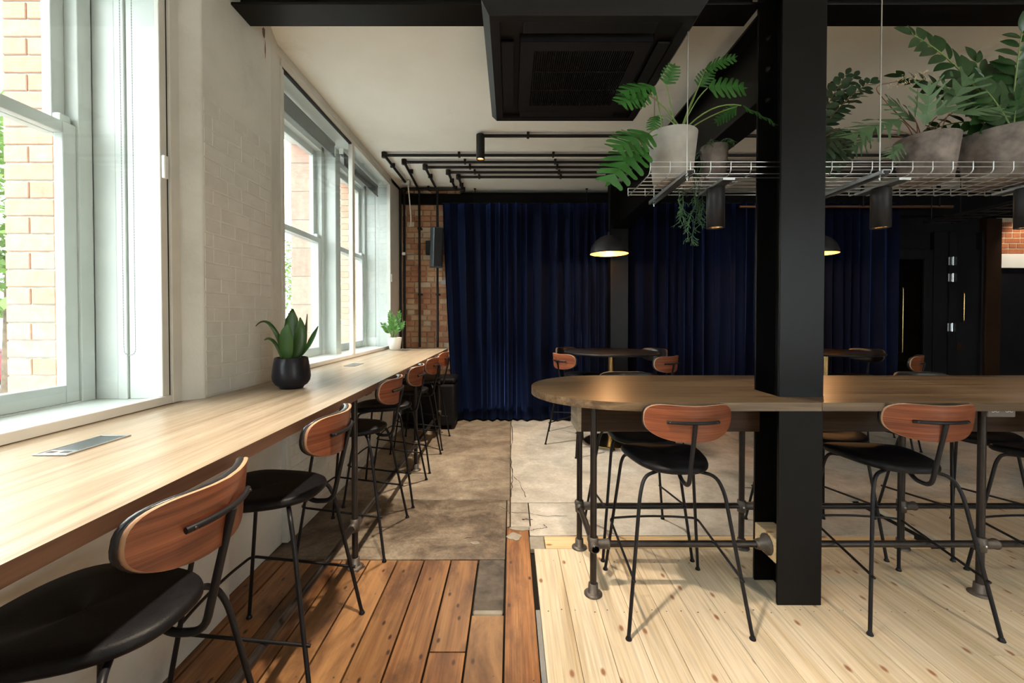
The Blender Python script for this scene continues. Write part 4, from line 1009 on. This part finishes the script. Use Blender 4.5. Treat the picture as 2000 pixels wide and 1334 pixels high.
def pot(t, x, y, z, rb, rt, h, mat, th=.012, n=40):
    MB().lathe((x, y, z), [(0, .0006), (rb - .008, .0006), (rb, .006), (rt, h - .003), (rt - .003, h), (rt - th + .002, h), (rt - th, h - .004), (rt - th - .003, h - .03)], n).build('pot', mat, t)
    MB().lathe((x, y, z + h - .026), [(0, .004), (rt * .5, .003), (rt - th - .001, -.002)], 20).build('soil', 'soil', t)
def compound(t, path, me, n, size, spread=.9, stem='stemg', name='leaflet', r=.004, start=.25, grow=0.0, upv=(0, 0, 1), taper=.45):
    """arching stem with paired leaflets"""
    st = MB().tube(path, [r, r * .4], 7).build('stem', stem, t)
    P = [Vector(p) for p in path]; m = len(P) - 1
    for i in range(n):
        f = start + (1 - start) * (i + .5) / n; q = f * m; j = min(int(q), m - 1); p = P[j].lerp(P[j + 1], q - j); d = (P[j + 1] - P[j]).normalized()
        sd = d.cross(Vector(upv)); sd = sd.normalized() if sd.length > .05 else Vector((1, 0, 0))
        s_ = (1 if i % 2 else -1)
        L = size * (1 - taper * max(0, f - .55) / .45) * random.uniform(.88, 1.1)
        v = sd * s_ * spread + d * random.uniform(.5, .8) + Vector((0, 0, random.uniform(-.12, .18)))
        inst(name, me, st, aim(p, p + v.normalized() * L, upv, random.uniform(-.4, .4)))
    inst(name, me, st, aim(P[-1], P[-1] + (P[-1] - P[-2]).normalized() * size * .7, upv))

TP = TB + .004
# philodendron
px_, py_ = .868, 2.30
t = thing('potted_philodendron', 'philodendron with deeply cut leaves in a pale cement pot on the wire tray', 'plant', (px_, py_, TP))
pot(t, px_, py_, TP, .100, .128, .262, 'potconc')
root = (px_, py_, TP + .24)
PH = [((0.743, 2.22, 2.597), (0.57, 2.15, 2.569), 'phil', .02, (.2, -.7, .7)), ((0.694, 2.2, 2.552), (0.545, 2.12, 2.477), 'phil2', .03, (.1, -.8, .6)),
      ((0.833, 2.3, 2.651), (0.864, 2.26, 2.741), 'phil', .0, (.0, -1, .3)), ((1.015, 2.32, 2.651), (1.062, 2.28, 2.726), 'phil', .0, (-.2, -1, .2)),
      ((1.044, 2.3, 2.738), (1.161, 2.22, 2.765), 'phil2', -.02, (-.3, -.8, .6)), ((1.037, 2.26, 2.613), (1.209, 2.2, 2.617), 'phil', .04, (.0, -.9, .5)),
      ((1.184, 2.2, 2.492), (1.354, 2.16, 2.395), 'phil2', .10, (.3, -.5, .9)), ((0.698, 2.16, 2.333), (0.506, 2.06, 2.234), 'phil2', .05, (.0, -.8, .6)),
      ((0.657, 2.16, 2.272), (0.473, 2.1, 2.102), 'phil', .07, (-.2, -.8, .6)), ((0.814, 2.38, 2.525), (0.774, 2.36, 2.448), 'phil', .03, (-.4, -.9, .2)),
      ((1.205, 2.28, 2.526), (1.114, 2.34, 2.478), 'phil2', .02, (-.2, -.7, .5))]
for b, tp, me, lift, up in PH:
    r0 = (root[0] + random.uniform(-.05, .05), root[1] + random.uniform(-.05, .05), root[2])
    st = MB().tube(arc(r0, b, lift + .03, 9), [.0045, .003], 7).build('petiole', 'stemg', t)
    d = Vector(tp) - Vector(b); inst('leaf', ME[me], st, aim(b, Vector(b) + d * 1.08, up))
# trailing cactus
px_, py_ = 1.140, 2.40
t = thing('trailing_cactus', 'mistletoe cactus trailing through the wire tray from a brown cement pot', 'plant', (px_, py_, TP))
pot(t, px_, py_, TP, .058, .074, .235, 'potconc2')
def trail(path, nb, ln):
    k = MB(); k.tube(path, .0022, 5); P = [Vector(p) for p in path]; m = len(P) - 1
    for i in range(nb):
        f = random.uniform(.12, 1) * m; j = min(int(f), m - 1); p = P[j].lerp(P[j + 1], f - j)
        a = random.uniform(0, 6.28); L = ln * random.uniform(.5, 1.2)
        d = Vector((math.cos(a) * .8, math.sin(a) * .8, -random.uniform(.2, 1.1))).normalized() * L
        q = p + d; k.tube([p, q], [.0022, .0016], 5)
        for _ in range(2):
            d2 = (d.normalized() + Vector((random.uniform(-.8, .8), random.uniform(-.8, .8), random.uniform(-.7, .3)))).normalized() * L * .7
            k.tube([q, q + d2], [.0020, .0012], 5)
    return k
rim = (px_, py_, TP + .235)
for (a, b) in (((0.952, 2.42, 2.085), (0.98, 2.4, 1.927)), ((0.968, 2.4, 2.065), (0.945, 2.4, 1.933)), ((1.048, 2.44, 2.091), (1.075, 2.42, 1.926)), ((1.054, 2.4, 2.079), (0.998, 2.36, 1.828)), ((1.028, 2.38, 2.031), (0.981, 2.36, 1.839)), ((1.086, 2.42, 2.085), (1.081, 2.42, 1.984))):
    pth = arc(rim, (a[0], a[1], a[2] + .1), .10, 6) + arc(a, b, .0, 6, (random.uniform(-.03, .03), 0, 0))
    trail(pth, 34, .030).build('trailing_stem', 'leaf_trail', t)
for k_ in range(5):
    a = 6.28 * k_ / 5 + .3; e_ = (px_ + .11 * math.cos(a), py_ + .11 * math.sin(a), TP + .20 + random.uniform(-.03, .06))
    trail(arc((px_, py_, TP + .215), e_, .07, 6), 26, .026).build('trailing_stem', 'leaf_trail', t)
# jade-like shrub behind the column
px_, py_ = 1.63, 2.42
t = thing('leafy_shrub', 'dark round-leaved shrub arching out from behind the steel column', 'plant', (px_, py_, TP))
pot(t, px_, py_, TP, .06, .075, .16, 'potconc2')
r0 = (px_, py_, TP + .15)
for e_, n_, lf in (((2.013, 2.4, 2.722), 22, .25), ((1.891, 2.42, 2.773), 16, .12), ((1.882, 2.45, 2.59), 12, .10), ((2.068, 2.5, 2.724), 14, .18), ((1.88, 2.52, 2.758), 10, .1), ((1.953, 2.44, 2.773), 14, .16)):
    compound(t, arc(r0, e_, lf * .45, 10), ME['jade'], n_, .072, .8, 'stemr', 'round_leaf', .003, .35, taper=.3, upv=(random.uniform(-.4, .4), -1, random.uniform(0, .6)))
for b, tp in (((1.883, 2.45, 2.453), (1.766, 2.4, 2.237)), ((1.966, 2.5, 2.504), (1.791, 2.42, 2.374)), ((1.844, 2.4, 2.466), (1.719, 2.36, 2.307)), ((1.934, 2.44, 2.431), (1.812, 2.4, 2.271))):
    st = MB().tube(arc(r0, b, .05, 7), [.003, .002], 6).build('petiole', 'stemr', t); inst('fern_leaf', ME['fern2'], st, aim(b, tp, (-.3, -.8, .5)))
# blue star fern
px_, py_ = 2.225, 2.29
t = thing('potted_fern', 'grey-green finger-leaved fern in a grey cement pot right of the column', 'plant', (px_, py_, TP))
pot(t, px_, py_, TP, .108, .136, .235, 'potconc2')
r0 = (px_, py_, TP + .215)
for b, tp, up, stm in (((2.181, 2.25, 2.412), (2.147, 2.18, 2.601), (-.3, -.9, .1), 'stemr'), ((2.21, 2.22, 2.444), (2.33, 2.15, 2.635), (-.4, -.9, .2), 'stemr'), ((2.235, 2.18, 2.441), (2.429, 2.1, 2.457), (0, -.7, .7), 'stemr'),
                   ((2.18, 2.3, 2.449), (2.036, 2.28, 2.575), (.3, -.9, .3), 'stemr'), ((2.052, 2.25, 2.439), (1.806, 2.18, 2.381), (0, -.7, .7), 'stemr'), ((1.939, 2.25, 2.394), (1.728, 2.18, 2.347), (0, -.6, .8), 'stemr'),
                   ((1.975, 2.35, 2.41), (1.862, 2.32, 2.32), (0, -.8, .5), 'stemr'), ((2.074, 2.2, 2.424), (2.033, 2.12, 2.505), (.4, -.9, .2), 'stemr'), ((2.008, 2.2, 2.298), (1.925, 2.16, 2.218), (-.4, -.9, .3), 'stemr'), ((2.378, 2.28, 2.507), (2.415, 2.24, 2.621), (.2, -.9, .3), 'stemr')):
    rr0 = (r0[0] + random.uniform(-.05, .05), r0[1] + random.uniform(-.05, .05), r0[2])
    st = MB().tube(arc(rr0, b, .04, 8), [.003, .002], 6).build('petiole', stm, t); inst('leaf', ME['fern'], st, aim(b, Vector(b) + (Vector(tp) - Vector(b)) * 1.05, up, 0, .8))
st = MB().tube([r0, (2.041, 2.3, 2.531), (1.941, 2.3, 2.645), (2.049, 2.25, 2.645)], [.003, .0015], 6, .05).build('flower_stem', 'stemr', t)
k = MB()
for _ in range(90):
    f = random.random(); p = Vector((1.991, 2.26, 2.629)).lerp(Vector((2.167, 2.22, 2.67)), f) + Vector((random.uniform(-.02, .02), random.uniform(-.02, .02), random.uniform(-.025, .025)))
    k.tube([p, p + Vector((random.uniform(-.012, .012), random.uniform(-.01, .01), random.uniform(-.012, .012)))], .0012, 4)
o = k.build('flower_sprays', 'flower', st); o['kind'] = 'stuff'
# large zz plant
px_, py_ = 2.655, 2.30
t = thing('potted_zz_plant', 'large dark glossy-leaved plant in a wide cement pot at the right edge', 'plant', (px_, py_, TP))
pot(t, px_, py_, TP, .150, .188, .262, 'potconc2')
r0 = (px_, py_, TP + .24)
for e_, n_, sz, lf, up in (((2.077, 2.22, 2.865), 18, .125, .14, (0, -1, .3)), ((2.62, 2.2, 2.867), 18, .12, .05, (-.3, -1, .2)), ((2.203, 2.42, 2.762), 16, .10, .12, (0, -1, .4)), ((2.491, 2.3, 2.776), 14, .12, .03, (0, -1, .1)),
                       ((2.294, 2.2, 2.547), 12, .11, .06, (0, -1, .3)), ((2.712, 2.36, 2.784), 14, .12, .02, (0, -1, .2)), ((2.775, 2.25, 2.666), 14, .12, .05, (0, -1, .3)), ((2.35, 2.36, 2.448), 10, .09, .10, (0, -1, .4)), ((2.416, 2.18, 2.562), 12, .115, .03, (0, -1, .1)), ((2.62, 2.22, 2.518), 12, .11, .03, (0, -1, .2))):
    rr0 = (r0[0] + random.uniform(-.07, .07), r0[1] + random.uniform(-.07, .07), r0[2])
    compound(t, arc(rr0, e_, lf, 10), ME['zz'], n_, sz * 1.15, 1.0, 'stemg', 'leaflet', .006, .22, upv=up)
t = thing('cement_pot', 'plain cement pot at the extreme right edge of the wire tray', 'pot', (3.06, 2.24, TP))
pot(t, 3.06, 2.24, TP, .10, .125, .20, 'potconc')
# snake plant on the counter
px_, py_, pz = -1.19, 2.30, TZ + .0005
t = thing('potted_snake_plant', 'snake plant in a round matt black pot on the window counter', 'plant', (px_, py_, pz))
MB().lathe((px_, py_, pz), [(0, .0005), (.056, .0005), (.060, .004), (.062, .010), (.080, .022), (.092, .042), (.096, .065), (.093, .10), (.087, .14), (.0815, .166), (.079, .168), (.076, .166), (.076, .145)], 48).build('pot', 'ceramicb', t)
MB().lathe((px_, py_, pz + .148), [(0, .006), (.04, .004), (.0765, 0)], 24).build('soil', 'soil', t)
for _ in range(22):
    a = random.uniform(0, 6.28); q = .062 * math.sqrt(random.random()); r_ = random.uniform(.008, .015)
    MB().lathe((px_ + q * math.cos(a), py_ + q * math.sin(a), pz + .152), [(0, -r_ * .6), (r_ * .8, -r_ * .3), (r_, .1 * r_), (r_ * .7, r_ * .6), (0, r_ * .75)], 10).build('pebble', 'pebble', t)
def blade(path, ws, up, name='leaf', mat='leaf_snake'):
    P = [Vector(p) for p in path]; k = MB(); vs = []; n = len(P)
    for i, p in enumerate(P):
        d = (P[min(i + 1, n - 1)] - P[max(i - 1, 0)]).normalized(); s_ = d.cross(Vector(up)).normalized(); nn = s_.cross(d)
        f = i / (n - 1); j = f * (len(ws) - 1); a = min(int(j), len(ws) - 2); w_ = ws[a] + (ws[a + 1] - ws[a]) * (j - a)
        vs += [p - s_ * w_ + nn * w_ * .35, p, p + s_ * w_ + nn * w_ * .35]
    fs = []
    for i in range(n - 1):
        a = 3 * i; fs += [(a, a + 1, a + 4, a + 3), (a + 1, a + 2, a + 5, a + 4)]
    o = k.add(vs, fs, 0, True).build(name, mat, t); so = o.modifiers.new('thickness', 'SOLIDIFY'); so.thickness = .003; return o
b0 = lambda dx, dy: (px_ + dx, py_ + dy, pz + .15)
cu = (0, -1, .1)
blade(arc(b0(0, .02), (-1.198, 2.33, 1.45), .01, 10), [.014, .028, .040, .041, .032, .004], cu); blade(arc(b0(0, -.03), (-1.177, 2.24, 1.37), .01, 10, (-.01, 0, 0)), [.012, .032, .037, .037, .026, .003], cu)
blade(arc(b0(.02, .0), (-1.151, 2.32, 1.403), .01, 10, (.03, 0, 0)), [.014, .028, .034, .031, .018, .002], (.5, -1, 0)); blade(arc(b0(.02, .03), (-1.131, 2.36, 1.423), .0, 10, (.02, 0, 0)), [.008, .012, .014, .009, .004, .001], (.6, -1, 0))
blade(arc(b0(.03, .0), (-1.045, 2.3, 1.356), .0, 10, (.02, 0, -.02)), [.005, .005, .014, .021, .018, .002], (-.5, -.8, .3)); blade(arc(b0(-.02, -.01), (-1.335, 2.22, 1.357), .19, 12), [.010, .012, .010, .009, .006, .001], (0, -.6, .8))
blade(arc(b0(-.03, -.02), (-1.29, 2.22, 1.285), .09, 12), [.011, .010, .008, .009, .009, .001], (0, -.6, .8))
# small plant in the white pot
px_, py_, pz = -1.375, 5.03, TZ + .0005
t = thing('potted_plant', 'small bright green plant in a white pot at the far end of the counter', 'plant', (px_, py_, pz))
pot(t, px_, py_, pz, .062, .082, .15, 'ceramicw', .008)
for e_, n_ in (((-1.421, 5.0, 1.454), 12), ((-1.326, 5.05, 1.455), 12), ((-1.266, 4.98, 1.334), 10), ((-1.491, 4.95, 1.322), 8), ((-1.351, 4.92, 1.394), 10), ((-1.324, 4.95, 1.287), 8), ((-1.432, 5.08, 1.308), 9)):
    compound(t, arc((px_ + random.uniform(-.03, .03), py_ + random.uniform(-.03, .03), pz + .13), e_, .04, 8), ME['zzs'], n_ + 3, .062, .7, 'stemg', 'leaflet', .005, .3, upv=(0, -1, .3))

# ================================================================== street outside
o = MB().box((-40, -30, -.5), (-2.17, 60, -.32)).build('street_ground', 'road'); o['kind'] = 'structure'
t = thing('parked_car', 'red parked car glimpsed outside the nearest window', 'car', (-12.4, 8.4, -.32))
prof = [(6.3, .30), (6.25, .62), (6.5, .78), (7.2, .86), (7.8, 1.32), (9.1, 1.36), (9.8, .92), (10.5, .80), (10.7, .55), (10.65, .28)]
vs = [(-13.2, y, z - .32) for y, z in prof] + [(-11.5, y, z - .32) for y, z in prof]; n = len(prof)
MB().add(vs, [tuple(range(n)), tuple(range(2 * n - 1, n - 1, -1))] + [(i, n + i, n + (i + 1) % n, (i + 1) % n) for i in range(n)]).build('body', 'carred', t, bevel=.06)
MB().add([(-11.49, y, z - .32) for y, z in ((7.35, .90), (7.88, 1.26), (9.05, 1.29), (9.6, .93))] + [(-11.47, y, z - .32) for y, z in ((7.35, .90), (7.88, 1.26), (9.05, 1.29), (9.6, .93))], [(0, 1, 2, 3), (7, 6, 5, 4), (0, 4, 5, 1), (1, 5, 6, 2), (2, 6, 7, 3), (3, 7, 4, 0)]).build('side_glass', 'glassdark', t)
for y in (7.0, 9.9):
    MB().lathe((-11.5, y, 0), [(0, -.1), (.3, -.1), (.32, -.05), (.32, .05), (.18, .06), (0, .04)], 24, axis='x').build('wheel', 'tyre', t)
def tree(label, x, y, h, r, n):
    t = thing('street_tree', label, 'tree', (x, y, -.32))
    MB().tube([(x, y, -.32), (x + .05, y, h * .45), (x, y + .1, h * .9)], [.14, .05], 10).build('trunk', 'bark', t)
    k = MB(); src = leaf_oval(.6, .1, .1)
    for _ in range(n):
        a, b, c = random.gauss(0, 1), random.gauss(0, 1), random.gauss(0, 1); q = math.sqrt(a * a + b * b + c * c) + 1e-6; rr_ = r * random.uniform(.5, 1.05) / q
        p = Vector((x + a * rr_, y + b * rr_, h * .75 + c * rr_ * 1.2)); d = Vector((random.uniform(-1, 1), random.uniform(-1, 1), random.uniform(-.8, .4))).normalized() * .22
        s_ = d.cross(Vector((random.uniform(-1, 1), random.uniform(-1, 1), 1))).normalized() * .07
        k.add([p, p + d * .5 + s_, p + d, p + d * .5 - s_], [(0, 1, 2, 3)])
    o = k.build('foliage', 'leaf_tree', t); o['kind'] = 'stuff'
tree('leafy street tree outside the nearest window', -8.6, 7.3, 4.4, 1.6, 2600)
tree('leafy street tree seen past the middle sash of the far window', -9.5, 21.0, 4.6, 2.2, 2600)
